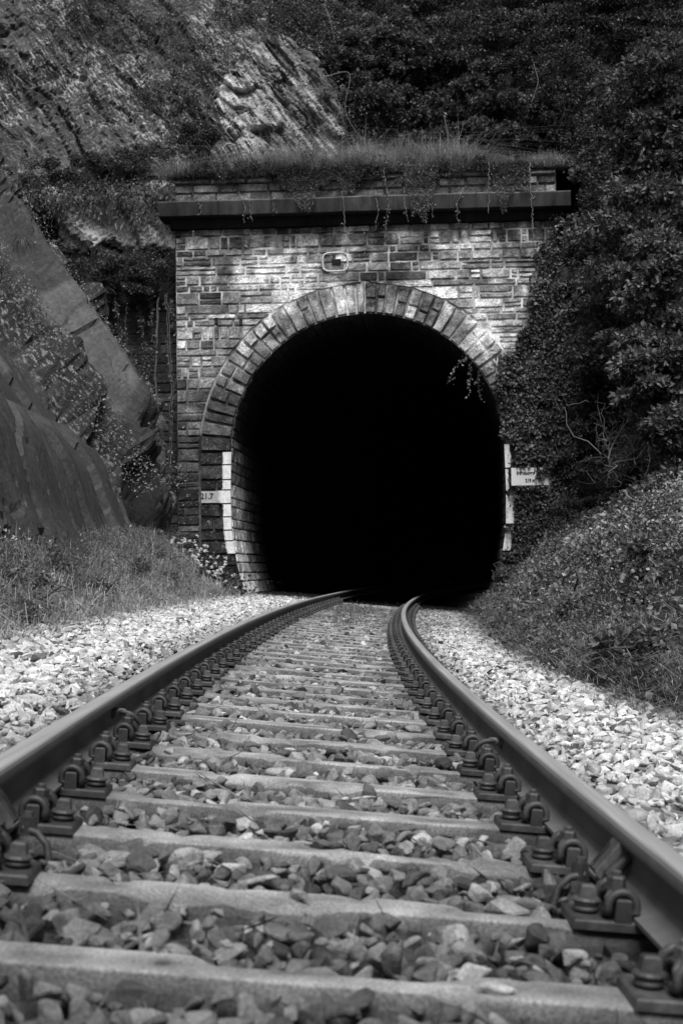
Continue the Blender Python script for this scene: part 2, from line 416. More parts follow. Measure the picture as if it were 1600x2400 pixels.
def scatter(mb, P, size, shade, protos):
    k = rng.integers(0, len(protos), len(P)); R = rotmats(len(P))
    flat = np.eye(3)[None] * np.array([1, 1, .85])[None, None]
    for a, (v, f) in enumerate(protos):
        s = np.where(k == a)[0]
        if not len(s): continue
        W = np.einsum('nij,vj->nvi', R[s], v) * size[s][:, None, None]; W[..., 2] *= .82
        W = W + P[s][:, None]
        F = f[None] + (np.arange(len(s)) * len(v))[:, None, None]
        mb.add(W.reshape(-1, 3), F.reshape(-1, 3), np.repeat(shade[s], len(v)))
sleeperY = [ZS0 + DZ * (q - 1) + .08 for q in range(NS)]
def bed_h(Y, l):
    """height of the ballast surface above the canted plane"""
    Y = np.asarray(Y, float); l = np.asarray(l, float)
    d = np.abs(((Y - sleeperY[0]) / DZ + .5) % 1 - .5) * DZ          # distance to the nearest sleeper axis
    on = (d < .104) & (np.abs(l) < 1.30)
    low = fbm(V3(Y * .8, l * 1.5, 3.), 2, 77)
    h = np.where(np.abs(l) < .62, -.045 + .03 * low, -.035 + .02 * low)
    rail_ = np.abs(np.abs(l) - .751)
    h = np.where(rail_ < .11, -.055, h)
    out = np.abs(l) > .86
    h = np.where(out & (l < 0), .015 + .03 * low, h); h = np.where(out & (l > 0), -.02 + .03 * low, h)
    return h, on, rail_
def ballast():
    mb = MB()
    for (y0, y1, sp, protos) in ((1.7, 8.2, .047, PRO_N), (8.2, 32, .052, PRO_F)):
        Yg, lg = np.meshgrid(np.arange(y0, y1, sp), np.arange(EDGL - .25, 2.5, sp), indexing='ij')
        Y = Yg.ravel() + rng.uniform(-.55, .55, Yg.size) * sp; l = lg.ravel() + rng.uniform(-.55, .55, Yg.size) * sp
        # skip what never shows near the camera
        ok = (l > -2.9) & (l < edgeR(Y) + .15 * rng.random(len(Y)))
        ok &= l > EDGL - .2 * rng.random(len(Y))
        ok &= (Y < 29) | (rng.random(len(Y)) < .6)
        Y, l = Y[ok], l[ok]
        h, on, rd = bed_h(Y, l)
        size = np.clip(rng.lognormal(math.log(.066), .36, len(Y)) * np.where(np.abs(l) > .9, 1.1, 1.0), .032, .125)
        lift = rng.uniform(-.018, .014, len(Y))
        inside = np.abs(l) < .62
        # stones keep off the sleeper tops inside the track, apart from a few small strays
        keep = np.where(on & inside, rng.random(len(Y)) < .035, True)
        keep &= ~((np.abs(np.abs(l) - .751) < .10) & on)
        keep &= ~(on & (np.abs(l) < .99) & (np.abs(l) > .5))
        keep &= ~((on) & (l > .86) & (rng.random(len(Y)) < .35))
        # keep clear of rails
        near_rail = np.abs(np.abs(l) - .751) < .075
        lift = np.where(near_rail, -.02, lift); size = np.where(near_rail, np.minimum(size, .045), size)
        Y, l, h, size, lift, on, inside = [q[keep] for q in (Y, l, h, size, lift, on, inside)]
        hh = h + lift + np.where(on & inside, .068, 0) + np.where(on & ~inside, .018, 0)
        size = np.where(on, size * .55, size)
        P = tp(Y, l, hh)
        n = len(P)
        dark = np.clip(rng.lognormal(math.log(.19), .42, n), .04, .5)
        lite = np.clip(rng.normal(.59, .12, n), .15, .8); lite = np.where(rng.random(n) < .08, rng.uniform(.1, .28, n), lite)
        pale = rng.random(n) < .05; dark = np.where(pale, rng.uniform(.3, .5, n), dark)
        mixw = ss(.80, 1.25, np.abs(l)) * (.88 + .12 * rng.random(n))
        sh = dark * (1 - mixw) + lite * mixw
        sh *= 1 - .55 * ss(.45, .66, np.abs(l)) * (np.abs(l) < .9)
        # daylight falloff and soot of the tunnel painted in, soil towards the verges
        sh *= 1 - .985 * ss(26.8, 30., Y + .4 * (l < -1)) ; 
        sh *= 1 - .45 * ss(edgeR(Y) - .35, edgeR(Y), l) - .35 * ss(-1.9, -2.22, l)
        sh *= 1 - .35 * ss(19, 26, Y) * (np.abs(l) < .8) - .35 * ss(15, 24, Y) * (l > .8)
        sh *= 1 - .30 * ss(5.0, 2.6, Y)  # lens vignette painted in: stones darken towards the camera
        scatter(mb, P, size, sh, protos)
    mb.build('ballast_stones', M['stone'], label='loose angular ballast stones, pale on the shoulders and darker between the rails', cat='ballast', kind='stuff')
ballast()
# a few individual stones that stand out
def big_stone(px, py, Y, size, shade, label, squash=(1, .8, .6), k=0):
    v, f = stone_proto(200 + k, True); p = at_Y(px, py, Y)
    # rest on the bed: slide along the ray is not wanted, so set height from the bed
    l = (p[0] - cx(p[1])); h, on, _ = bed_h(np.array([p[1]]), np.array([l])); z = -CANT * l + (0.0 if on[0] else h[0] + .01)
    v = v * size * np.array(squash); mb = MB(); mb.add(v, f, shade)
    o = mb.build('ballast_stone', M['stone'], label=label, cat='stone', group='stones that stand out in the ballast'); o.location = (p[0], p[1], z - v[:, 2].min() - .006); o.rotation_euler = (random.uniform(-.2, .2), random.uniform(-.2, .2), random.uniform(0, 6))
big_stone(1037, 1795, 5.8, .13, .05, 'large dark stone lying on a sleeper beside the right rail', (1, .8, .75), 1)
big_stone(610, 2050, 3.42, .12, .36, 'large pale flat stone in the crib left of the picture centre', (1, .7, .4), 2)
big_stone(690, 2110, 3.25, .13, .30, 'long pale sliver of stone resting at the sleeper edge', (1, .35, .3), 3)
big_stone(265, 1985, 3.6, .12, .26, 'long pale stone in the crib near the left rail', (1, .5, .5), 4)
big_stone(1165, 2300, 2.62, .085, .42, 'small bright wedge of stone lying between the two nearest sleepers', (1, .55, .6), 5)
big_stone(848, 1858, 4.85, .10, .40, 'bright flat stone in the middle of the track', (1, .7, .5), 6)
big_stone(575, 1970, 3.9, .07, .5, 'small white stone beside a sleeper edge in mid track', (1, .7, .6), 7)
big_stone(90, 1632, 8.6, .14, .17, 'rounded dark stone on the pale left shoulder beside the left rail', (1, .8, .8), 8)

# ------------------------------------------------------------------ ground
PA = .068                                    # the portal is turned this much from facing the camera squarely
PO = at_Y(860, 1053, 28.3); EU = np.array([math.cos(PA), -math.sin(PA), 0]); EN = np.array([-math.sin(PA), -math.cos(PA), 0]); EZ = np.array([0, 0, 1.])
def WP(px, py, off=0.):
    """photograph coordinate -> (u, v) on the portal plane moved forward by off"""
    d = Fw + Rt * (px - 800) / FPX - Up * (py - 1200) / FPX; o = PO + EN * off
    t = ((o - CAM) @ EN) / (d @ EN); p = CAM + d * t - o; return p @ EU, p[2]
def WM(u, v, h=0.):
    u, v, h = np.broadcast_arrays(np.asarray(u, float), np.asarray(v, float), np.asarray(h, float))
    return PO + u[..., None] * EU + v[..., None] * EZ + h[..., None] * EN

FOOTX = -3.32
def ground_z(X, Y):
    X = np.asarray(X, float); Y = np.asarray(Y, float); l = X - cx(Y)
    base = -CANT * l - .085
    nz = fbm(V3(X * 1.3, Y * 1.3, 0), 4, 31)
    e = cx(Y) + EDGL
    t = ss(0, 1, (e - X) / np.maximum(e - FOOTX + .15, .1))
    wd_ = np.clip((e - X), 0, None); zl = base + wd_ * .75 * np.clip(wd_ / .9, .05, 1) ** .35 + (nz - .5) * .18 * t
    R = edgeR(Y); d = l - R
    zr = -CANT * R - .085 + np.where(d < 1.75, .76 * d, 1.33 + .55 * (d - 1.75)) + (nz - .5) * .7 * ss(0, .9, d) + .12 * ss(0, .25, d)
    z = np.where(l < EDGL, np.minimum(zl, 1.35 + (nz - .5) * .2), np.where(d > 0, zr, base))
    far = ss(27.6, 28.4, Y)
    return z
Yg = np.concatenate([np.arange(-8, 2, .5), np.arange(2, 28.9, .14)]); Xg = np.concatenate([np.arange(-14, -4, .5), np.arange(-4, 6.5, .1), np.arange(6.5, 15, .5)])
XX, YY = np.meshgrid(Xg, Yg, indexing='ij'); ZZ = ground_z(XX, YY)
inner = (XX - cx(YY) > EDGL) & (XX - cx(YY) < edgeR(YY))
MB().grid(V3(XX, YY, ZZ), np.where(inner, .05, .028), 0, flip=True).build('ground', M['soil'], smooth=True, kind='structure')
# far-reaching ground sheet below everything
MB().grid(V3(*[q for q in (np.array([[-200., 200], [-200, 200]]), np.array([[-60., -60], [240, 240]]), np.full((2, 2), -1.5))]), .03, 0, flip=False).build('terrain', M['soil'], kind='structure')
Yt = np.arange(28.9, 62, .4); lt = np.linspace(-2.6, 2.6, 14); YT, LT = np.meshgrid(Yt, lt, indexing='ij')
MB().grid(tp(YT, LT, -.085), .012).build('tunnel_floor', M['soil'], kind='structure')

# ------------------------------------------------------------------ masonry
def stone(mb, c, mapf, shade, bulge, joint=.009, skirt=-.028, mask=1., nu=None, nv=None, seed=0, shf=None):
    """c = 4 corners (u, v) ccw from lower left"""
    c = np.asarray(c, float); cen = c.mean(0)
    Lu = np.linalg.norm(c[1] - c[0] + c[2] - c[3]) / 2; Lv = np.linalg.norm(c[3] - c[0] + c[2] - c[1]) / 2
    if min(Lu, Lv) < .04: return
    ju, jv = joint / Lu, joint / Lv
    nu = max(3, min(9, int(Lu / .055))); nv = max(3, min(7, int(Lv / .045)))
    e = .018
    def ax(n, j, L): return np.concatenate([[j], np.linspace(j + e / L, 1 - j - e / L, n), [1 - j]])
    a, b = np.meshgrid(ax(nu, ju, Lu), ax(nv, jv, Lv), indexing='ij')
    uv = ((1 - a) * (1 - b))[..., None] * c[0] + (a * (1 - b))[..., None] * c[1] + (a * b)[..., None] * c[2] + ((1 - a) * b)[..., None] * c[3]
    uv[1:-1, 1:-1] += rng.uniform(-.004, .004, uv[1:-1, 1:-1].shape)
    # irregular outline
    o = np.zeros(a.shape, bool); o[0] = o[-1] = True; o[:, 0] = o[:, -1] = True
    uv[o] += rng.uniform(-.006, .006, uv[o].shape)
    nz = fbm(V3(uv[..., 0] * 9, uv[..., 1] * 9, seed * .37), 3, 3)
    h = bulge * (.35 + .9 * nz) + rng.uniform(-.004, .004, a.shape); tilt = rng.uniform(-.012, .012, 2)
    h = h + tilt[0] * (a - .5) * 2 + tilt[1] * (b - .5) * 2
    h[o] = skirt
    P = mapf(uv[..., 0], uv[..., 1], h)
    s = shade * (.8 + .4 * nz)
    if shf is not None: s = shf(uv[..., 0], uv[..., 1], s)
    mb.grid(P, np.clip(s, .004, .85), mask)

STAINS = [(640, 655, 75, 38, .50), (705, 608, 42, 24, .40), (590, 625, 55, 35, .16), (1160, 800, 50, 50, .30), (1190, 670, 38, 55, .22), (1080, 560, 40, 40, .14),
          (1210, 530, 14, 30, .3), (600, 545, 9, 20, .35), (812, 548, 10, 32, .35), (945, 552, 30, 10, .3), (625, 790, 45, 35, .14), (1125, 790, 45, 40, .2), (1040, 630, 55, 20, .16),
          (790, 725, 60, 18, .10), (570, 850, 22, 22, .16), (455, 560, 30, 25, .06), (500, 830, 40, 60, .06), (700, 720, 60, 26, .1), (1090, 590, 30, 30, .12), (850, 590, 60, 14, .08), (1190, 880, 25, 25, .22), (445, 965, 28, 12, .15)]
ST = [(*WP(px, py), sx / 125., sy / 125., a) for px, py, sx, sy, a in STAINS]
def stain(u, v):
    u = np.asarray(u, float); v = np.asarray(v, float); r = 0
    n = fbm(V3(u * 5, v * 5, 4.), 4, 50); n2 = fbm(V3(u * 16, v * 16, 9.), 3, 51)
    for a, b, sx, sy, am in ST: r = r + am * np.exp(-((u - a) / sx / 1.15) ** 2 - ((v - b) / sy) ** 2)
    return r * 1.8 * np.clip((n - .30) * 3.4, .05, 1.8) * (.4 + 1.2 * n2)
V800 = WP(800, 850)[1]; V600 = WP(800, 640)[1]
def drip(u, v):
    n = fbm(V3(np.asarray(u) * 7, np.asarray(v) * .7, 2.), 4, 141); return 1 - .75 * ss(.5, .66, n) * (.35 + .65 * ss(2.4, 4.0, v))
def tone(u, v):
    """broad tone of the face: paler in the middle band, darker towards the foot and under the cornice"""
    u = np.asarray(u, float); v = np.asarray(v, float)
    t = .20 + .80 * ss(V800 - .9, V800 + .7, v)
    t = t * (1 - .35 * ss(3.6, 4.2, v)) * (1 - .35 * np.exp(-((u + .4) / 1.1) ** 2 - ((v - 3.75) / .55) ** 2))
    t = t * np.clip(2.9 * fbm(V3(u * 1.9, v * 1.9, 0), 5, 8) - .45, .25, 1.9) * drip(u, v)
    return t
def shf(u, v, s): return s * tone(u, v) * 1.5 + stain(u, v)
RI = 2.555; RO = 3.155
def inner_u(v): return np.where(v >= 0, np.sqrt(np.clip(RI ** 2 - v ** 2, 0, None)), np.interp(-np.asarray(v, float), [0, .76, 1.5, 1.83, 2.24, 2.54, 3.2], [RI, 2.575, 2.56, 2.51, 2.44, 2.34, 2.12]))
def outer_u(v): return np.sqrt(max(RO ** 2 - v * v, 0)) if v >= 0 else RO + .01
UL, UR = WP(413, 800)[0], WP(1306, 560)[0]
VT = WP(860, 527)[1]; VB = -3.1
portal = empty('tunnel_portal', WM(0, VB), 'stone railway tunnel portal with round arch under a heavy projecting cornice', 'tunnel portal')
PL = np.array(portal.location)
def wm(u, v, h):
    v = v + (fbm(V3(np.asarray(u) * .9, np.round(np.asarray(v) * 5) * .37, 0), 2, 142) - .5) * 0. ; return WM(u, v, h) - PL
face = MB()
rows = [VB]
while rows[-1] < VT - .12: rows.append(rows[-1] + random.choice([.10, .13, .15, .18, .21, .25]))
rows[-1] = VT
k = int(np.argmin([abs(r - RO) for r in rows])); rows[k] = RO + .01
for v0, v1 in zip(rows[:-1], rows[1:]):
    if v1 - v0 < .05: continue
    o0, o1 = outer_u(v0), outer_u(v1)
    segs = [(UL, -o0, UL, -o1), (o0, UR, o1, UR)] if o0 > .02 else [(UL, UR, UL, UR)]
    for a0, b0, a1, b1 in segs:
        a = a0; first = True
        while a < b0 - .02:
            Lw = random.choice([.14, .2, .26, .34, .42, .55, .78]) * (.8 if v1 - v0 > .19 else 1)
            b = a + Lw
            if b > min(b0, b1) - .16: b = None
            la, ra = (a if a != a0 else a0), (b if b else b0)
            lt, rt_ = (a if a != a0 else a1), (b if b else b1)
            base = float(np.clip(rng.lognormal(math.log(.19), .62), .035, .6))
            double = (v1 - v0 > .17 and random.random() < .35 and b)
            c = [(la, v0), (ra, v0), (rt_, v1), (lt, v1)]
            if double:
                vm = (v0 + v1) / 2 + random.uniform(-.02, .02)
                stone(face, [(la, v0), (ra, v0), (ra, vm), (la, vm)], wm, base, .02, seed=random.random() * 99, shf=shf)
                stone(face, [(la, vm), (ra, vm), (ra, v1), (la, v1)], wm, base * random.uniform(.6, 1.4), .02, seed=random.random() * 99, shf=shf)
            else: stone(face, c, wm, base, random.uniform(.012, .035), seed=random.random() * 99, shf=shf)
            if not b: break
            a = b
face.build('facing_wall', M['masonry'], portal)
# voussoirs above the springing, jamb blocks below it
ring = MB()
def pol(a, r, h): return WM(np.asarray(r) * np.cos(a), np.asarray(r) * np.sin(a), h) - PL
def ring_stone(a0, a1, r0, r1, base):
    mapf = lambda A, r, h: pol(A / RI, r, h)
    stone(ring, [(a0 * RI, r0), (a1 * RI, r0), (a1 * RI, r1), (a0 * RI, r1)][::-1], mapf, base, random.uniform(.03, .085), joint=.012, seed=random.random() * 99,
          shf=lambda A, r, s: s * np.maximum(tone(r * np.cos(A / RI), r * np.sin(A / RI)), .25) * 1.35 * (.5 + 1.0 * fbm(V3(A * 2.2, r * 5, 1), 3, 145)) + stain(r * np.cos(A / RI), r * np.sin(A / RI)))
a = 0.0
while a < math.pi - .03:
    st = random.choice([.058, .066, .074, .08, .088]); b = min(a + st, math.pi)
    if math.pi - b < .05: b = math.pi
    base = float(np.clip(rng.lognormal(math.log(.22), .45), .06, .5))
    if random.random() < .5: ring_stone(a, b, RI, RO - .01, base)
    else:
        m_ = RI + random.uniform(.22, .38); ring_stone(a, b, RI, m_, base); ring_stone(a, b, m_, RO - .01, base * random.uniform(.6, 1.5))
    a = b
v = 0.0
JV = [0.0]
while JV[-1] > VB: JV.append(JV[-1] - random.choice([.2, .22, .25, .28]))
# one course boundary lines up with the painted kilometre stone
kmv1, kmv0 = WP(500, 1149)[1], WP(500, 1181)[1]
JV = sorted([x for x in JV if not (kmv0 - .09 < x < kmv1 + .09)] + [kmv0, kmv1], reverse=True)
for v1, v0 in zip(JV[:-1], JV[1:]):
    for sg in (-1, 1):
        iu0, iu1 = float(inner_u(v0)), float(inner_u(v1)); km = abs(v0 - kmv0) < 1e-6 and sg < 0
        cut = None if km or random.random() < .35 else random.uniform(.2, .4)
        base = float(np.clip(rng.lognormal(math.log(.15), .35), .06, .3))
        spans = [(0, 1)] if cut is None else [(0, cut / .6), (cut / .6, 1)]
        for s0, s1 in spans:
            f = lambda iu, s: sg * (iu + (RO - iu) * s)
            c = [(f(iu0, s0), v0), (f(iu0, s1), v0), (f(iu1, s1), v1), (f(iu1, s0), v1)]
            if sg < 0: c = [c[1], c[0], c[3], c[2]]
            stone(ring, c, wm, .30 if km else base * random.uniform(.7, 1.3), .012 if km else random.uniform(.035, .075), seed=random.random() * 99, mask=0 if km else 1,
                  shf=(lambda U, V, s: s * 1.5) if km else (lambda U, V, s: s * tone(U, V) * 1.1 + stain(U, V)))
ring.build('arch_ring', M['masonry'], portal)
# mortar behind the stones: a sheet with the opening cut out
mo = MB()
vv = np.arange(VB, VT, .05)
for sg in (-1, 1):
    U = []
    for x in vv:
        i = float(inner_u(x)) if x < RI else 0.0
        U.append(np.linspace(i + .006, abs(UL if sg < 0 else UR) - .01, 60) * sg)
    U = np.array(U); Vv = np.repeat(vv[:, None], 60, 1)
    sh = (.08 + .34 * ss(V800 - .9, V800 + .6, Vv)) * np.clip(3.4 * fbm(V3(U * 4, Vv * 4, 1), 4, 12) - .95, .12, 1.7) + stain(U, Vv)
    Rr = np.hypot(U, Vv)
    hh = -.006 + .012 * (fbm(V3(U * 14, Vv * 14, 1), 3, 13) - .5)
    sh = sh + .12 * np.exp(-((Rr - RO) / .025) ** 2) * (Vv > .3)
    mo.grid(wm(U, Vv, hh), np.clip(sh, .03, .8), flip=(sg > 0))
mo.build('mortar', M['mortar'], portal, smooth=True)
# body of the wall: left and right returns
for u_, fl in ((UL - .0, False), (UR, True)):
    bd = MB()
    a_, b_ = np.meshgrid(np.linspace(VB, VT + .95, 30), np.linspace(0.0, 1.6, 12), indexing='ij')
    bd.grid(WM(np.full_like(a_, u_), a_, -b_) - PL, .03, .2, flip=fl)
    bd.build('return_wall', M['masonry'], portal)
# cornice: a dark recessed band, then the projecting slab in blocks
vc0, vc1 = WP(860, 497, .30)[1], WP(860, 459, .30)[1]
ub0, ub1 = WP(398, 520, .1)[0], WP(1316, 505, .1)[0]
cs0, cs1 = WP(371, 485, .32)[0], WP(1337, 460, .32)[0]
def prism(mb, u0, u1, prof, sh, n=24, chip=.01, seed=0):
    us = np.linspace(u0, u1, n); pr = prof + [prof[0]]
    U = np.repeat(us[:, None], len(pr), 1); Vv = np.repeat(np.array([p[0] for p in pr])[None], n, 0); H = np.repeat(np.array([p[1] for p in pr])[None], n, 0)
    nz = fbm(V3(U * 5, Vv * 9, H * 9 + seed), 3, 60); Vv = Vv + (nz - .5) * chip; H = H + (nz - .5) * chip
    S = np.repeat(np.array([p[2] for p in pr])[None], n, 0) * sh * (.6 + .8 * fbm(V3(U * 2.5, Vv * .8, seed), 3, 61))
    mb.grid(wm(U, Vv, H), S, .6)
    for e, fl in ((0, 1), (-1, 0)):
        q = wm(U[e, :-1], Vv[e, :-1], H[e, :-1]); idx = list(range(len(q))); mb.add(q, [tuple(idx[::-1] if fl else idx)], sh * .6)
band = MB(); prism(band, ub0, ub1, [(VT - .0, -.1, .3), (VT - .0, .10, .3), (vc0 + .02, .14, .3), (vc0 + .02, -.1, .3)], .03)
band.build('moulding', M['cornice'], portal)
slab = MB(); nb = 7; cuts = np.linspace(cs0, cs1, nb + 1) + np.r_[0, rng.uniform(-.15, .15, nb - 1), 0]
for q in range(nb):
    dv = random.uniform(-.008, .008)
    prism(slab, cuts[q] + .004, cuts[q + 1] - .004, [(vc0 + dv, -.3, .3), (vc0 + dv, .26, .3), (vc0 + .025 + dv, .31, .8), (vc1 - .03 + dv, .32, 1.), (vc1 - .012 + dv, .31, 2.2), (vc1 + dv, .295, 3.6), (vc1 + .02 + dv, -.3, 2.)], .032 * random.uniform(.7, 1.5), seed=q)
slab.build('cornice', M['cornice'], portal)
# parapet courses above the cornice
par = MB()
pu0, pu1 = WP(410, 420)[0], WP(1302, 400)[0]
pv = [vc1 + .01, vc1 + .19, vc1 + .36, vc1 + .46]
for r_, (v0, v1) in enumerate(zip(pv[:-1], pv[1:])):
    a = pu0 + (0 if r_ < 2 else .0)
    while a < pu1 - .05:
        b = min(a + random.uniform(.3, .75), pu1)
        if pu1 - b < .2: b = pu1
        stone(par, [(a, v0), (b, v0), (b, v1), (a, v1)], lambda u, v, h: wm(u, v, h + .06 + (.05 if r_ == 2 else 0)), float(np.clip(rng.lognormal(math.log(.15), .4), .06, .3)), .03, seed=random.random() * 99)
        a = b
a_, b_ = np.meshgrid(np.linspace(pu0, pu1, 60), np.linspace(-.05, 1.0, 6), indexing='ij')
par.grid(wm(a_, pv[-1] - .02 + 0 * a_, .12 - b_), .15, 1, flip=False)
a_, b_ = np.meshgrid(np.linspace(pu0 + .01, pu1 - .01, 60), np.linspace(pv[0] - .02, pv[-1], 6), indexing='ij')
par.grid(wm(a_, b_, .045), .12, .5)
par.build('parapet', M['masonry'], portal)
# lining: relief blocks for the first metres, plain barrel behind; soot and daylight falloff painted in
prof_v = np.concatenate([np.linspace(VB, -.05, 22)])
PU = [(-float(inner_u(x)), x) for x in prof_v] + [(RI * math.cos(t), RI * math.sin(t)) for t in np.linspace(math.pi, 0, 44)] + [(float(inner_u(x)), x) for x in prof_v[::-1]]
PU = np.array(PU); SL = np.concatenate([[0], np.cumsum(np.linalg.norm(np.diff(PU, axis=0), axis=1))])
NRM = np.gradient(PU, axis=0); NRM = np.stack([NRM[:, 1], -NRM[:, 0]], -1); NRM /= np.linalg.norm(NRM, axis=1)[:, None]
def barrel(s, d, h):
    """s along the profile, d into the hill, h towards the tunnel axis"""
    u = np.interp(s, SL, PU[:, 0]) + h * np.interp(s, SL, NRM[:, 0]); v = np.interp(s, SL, PU[:, 1]) + h * np.interp(s, SL, NRM[:, 1])
    d = np.asarray(d, float); bend = .5 * K0 * d * d
    return WM(u + bend, v, -d) - PL
lin = MB()
s = 0.0
TOT = SL[-1]; sp1 = float(np.interp(0, prof_v, np.arange(22))) 
while s < TOT - .05:
    hgt = random.choice([.17, .2, .23, .26]); s1 = min(s + hgt, TOT); d = 0.0
    low = s < 3.1
    while d < 4.2:
        L_ = random.uniform(.25, .55); d1 = d + L_
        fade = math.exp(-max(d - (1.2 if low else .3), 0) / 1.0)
        bs = (.55 if s < 2.4 else (.22 if s < 3.4 else .05)) if s < TOT / 2 else (.06 if s > TOT - 3 else .022)  # lower left blocks painted brighter, as if daylight reached them
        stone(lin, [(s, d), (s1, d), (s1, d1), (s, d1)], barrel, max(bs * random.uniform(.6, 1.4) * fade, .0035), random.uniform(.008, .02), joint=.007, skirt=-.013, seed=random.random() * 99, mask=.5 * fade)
        d = d1
    s = s1
sg_, dg_ = np.meshgrid(np.linspace(0, TOT, 90), np.concatenate([np.linspace(0.02, 2.8, 14), np.linspace(3, 36, 40)]), indexing='ij')
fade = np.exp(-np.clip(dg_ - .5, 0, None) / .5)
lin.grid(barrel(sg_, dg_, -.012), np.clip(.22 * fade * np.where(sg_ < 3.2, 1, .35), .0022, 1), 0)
e_ = barrel(np.linspace(0, TOT, 90), np.full(90, 35.2), -.25); lin.add(e_, [tuple(range(90))], .002)  # near-black end cap, added to keep outside light out of the barrel
lin.build('tunnel_lining', M['masonry'], portal)
# painted white edges
PTS = {-1: MB(), 1: MB()}
def strip(sg, va, vb, w0, w1, seed=0, ragged=.02):
    pt = PTS[sg]; n = max(6, int((vb - va) / .03)); vs = np.linspace(va, vb, n)
    iu = inner_u(vs); k = 7; t = np.linspace(0, 1, k)
    wd = np.interp(vs, [va, vb], [w0, w1]) + (fbm(V3(vs * 30, seed, 0), 3, 4) - .5) * ragged * 2
    U = sg * (iu[:, None] - .004 + wd[:, None] * t[None]); Vv = np.repeat(vs[:, None], k, 1)
    H = .066 + .014 * (fbm(V3(U * 9, Vv * 9, seed), 3, 3) - .5); H[:, -1] = .0
    pt.grid(wm(U, Vv, H), .80, .8, flip=(sg > 0))
    # wraps round the arris a little
    U2 = sg * (iu[:, None] - .004 + 0 * t[None]); H2 = .066 * (1 - t)[None] + 0 * U2; pt.grid(wm(U2, Vv, H2), .6, flip=(sg < 0))
for v1, v0 in zip(JV[:-1], JV[1:]):
    a_, b_ = WP(500, 1312)[1], WP(500, 1057)[1]
    if v0 >= a_ - .08 and v1 <= b_ + .08: strip(-1, v0 + .012, v1 - .012, .18, .18, v0)
strip(-1, kmv0 + .012, kmv1 - .012, .26, .26, 3)
for py0, py1, w_ in ((1290, 1246, .16), (1227, 1160, .17), (1150, 1100, .06), (1096, 1042, .12)):
    strip(1, WP(1190, py0)[1], WP(1190, py1)[1], w_, w_, py0, .035)
for sg in (-1, 1): PTS[sg].build('white_edge_paint', M['paint'], portal, smooth=True)
# kilometre figures painted on the pale stone
def text(name, body, u, v, h, size, mat_, parent, base=None, sx=1.0, align='CENTER'):
    cu = bpy.data.curves.new(name, 'FONT'); cu.body = body; cu.size = size; cu.align_x = align; cu.align_y = 'CENTER'; cu.extrude = .0008; cu.offset = .0045
    o = bpy.data.objects.new(name, cu); COL.objects.link(o); dg = bpy.context.evaluated_depsgraph_get()
    me = bpy.data.meshes.new_from_object(o.evaluated_get(dg)); bpy.data.objects.remove(o)
    at = me.attributes.new('shade', 'FLOAT', 'POINT'); at.data.foreach_set('value', np.full(len(me.vertices), .035, np.float32))
    me.materials.clear(); me.materials.append(mat_)
    ob = bpy.data.objects.new(name, me); COL.objects.link(ob); ob.parent = parent
    R = Matrix((EU * sx, EZ, EN)).transposed(); p = WM(u, v, h) - (base if base is not None else PL)
    ob.matrix_local = Matrix.Translation(Vector(p)) @ R.to_4x4(); return ob
uk, vk = WP(486, 1164); text('kilometre_figures', '21.7', uk, vk, .055, .15, M['ink'], portal, sx=.95)
ku, kv = WP(494, 1165)
kp = MB(); a_, b_ = np.meshgrid(np.linspace(-RO + .03, -RI - .02, 12), np.linspace(kmv0 + .02, kmv1 - .02, 5), indexing='ij'); kp.grid(wm(a_, b_, .050), .42); kp.build('kilometre_panel', M['paint'], portal)
# rounded outline of mortar around an old number stone
uc, vcn = WP(786, 615); t = np.linspace(0, 2 * math.pi, 60)
sq = lambda c: np.sign(c) * np.abs(c) ** .5
loop = wm(uc + .235 * sq(np.cos(t)), vcn + .175 * sq(np.sin(t)), .045)
MB().tube(loop, .016 + .005 * np.sin(t * 7) ** 2, 6, .62, cap=False).build('cartouche', M['mortar'], portal, smooth=True)
cb = MB(); cb.box((0, 0, 0), (.17, .02, .09), .012);  # small dark brick inside the outline, a solid block
o = cb.build('dark_brick', M['cornice'], portal); o.location = Vector(wm(uc + .02, vcn + .01, .035)); o.rotation_euler = (0, 0, -PA)
# two wall hooks
for i_, (px, py, lb) in enumerate(((509, 755, 'left one of two small iron insulator pegs on the wall left of the arch'), (566, 757, 'right one of two small iron insulator pegs, the one nearer the arch ring'))):
    u_, v_ = WP(px, py); e = empty('insulator_peg', WM(u_, v_, .03), lb, 'peg', 'insulator pegs on the portal wall')
    MB().tube(np.array([[0, 0, 0], [0, -.09, 0], [0, -.12, .02], [0, -.12, .05]]), .012, 6, .03).build('hook', M['iron'], e)
    MB().disc((0, -.12, .0), [(0, -.08), (.03, -.08), (.036, -.05), (.026, -.02), (.034, .01), (.026, .04), (.04, .055), (0, .065)], 12, .03).build('insulator', M['iron'], e, smooth=True)
# tunnel name sign, half overgrown
su0, sv1 = WP(1197, 1097, .12); su1, sv0 = WP(1291, 1137, .12)
sg_o = empty('tunnel_sign', WM((su0 + su1) / 2, (sv0 + sv1) / 2, .12), 'white enamel name sign with length in metres, half overgrown by ivy', 'sign'); SB = np.array(sg_o.location)
b = MB(); b.box((0, 0, 0), (su1 - su0, sv1 - sv0, .012), .80, ax=np.stack([EU, EZ, EN]), bevel=.003); b.build('plate', M['enamel'], sg_o)
text('lettering', 'Saffenburger Tunnel', (su0 + su1) / 2, (sv0 + sv1) / 2 + .065, .12 + .009, .092, M['ink'], sg_o, SB, .72)
text('lettering', '219 m', (su0 + su1) / 2 - .02, (sv0 + sv1) / 2 - .075, .12 + .009, .092, M['ink'], sg_o, SB, .78)
mbk = MB()
for x in (-.3, .3): mbk.box(EU * x - EN * .05, (.03, .03, .09), .1, ax=np.stack([EU, EZ, EN]))
mbk.build('bracket', M['iron'], sg_o)
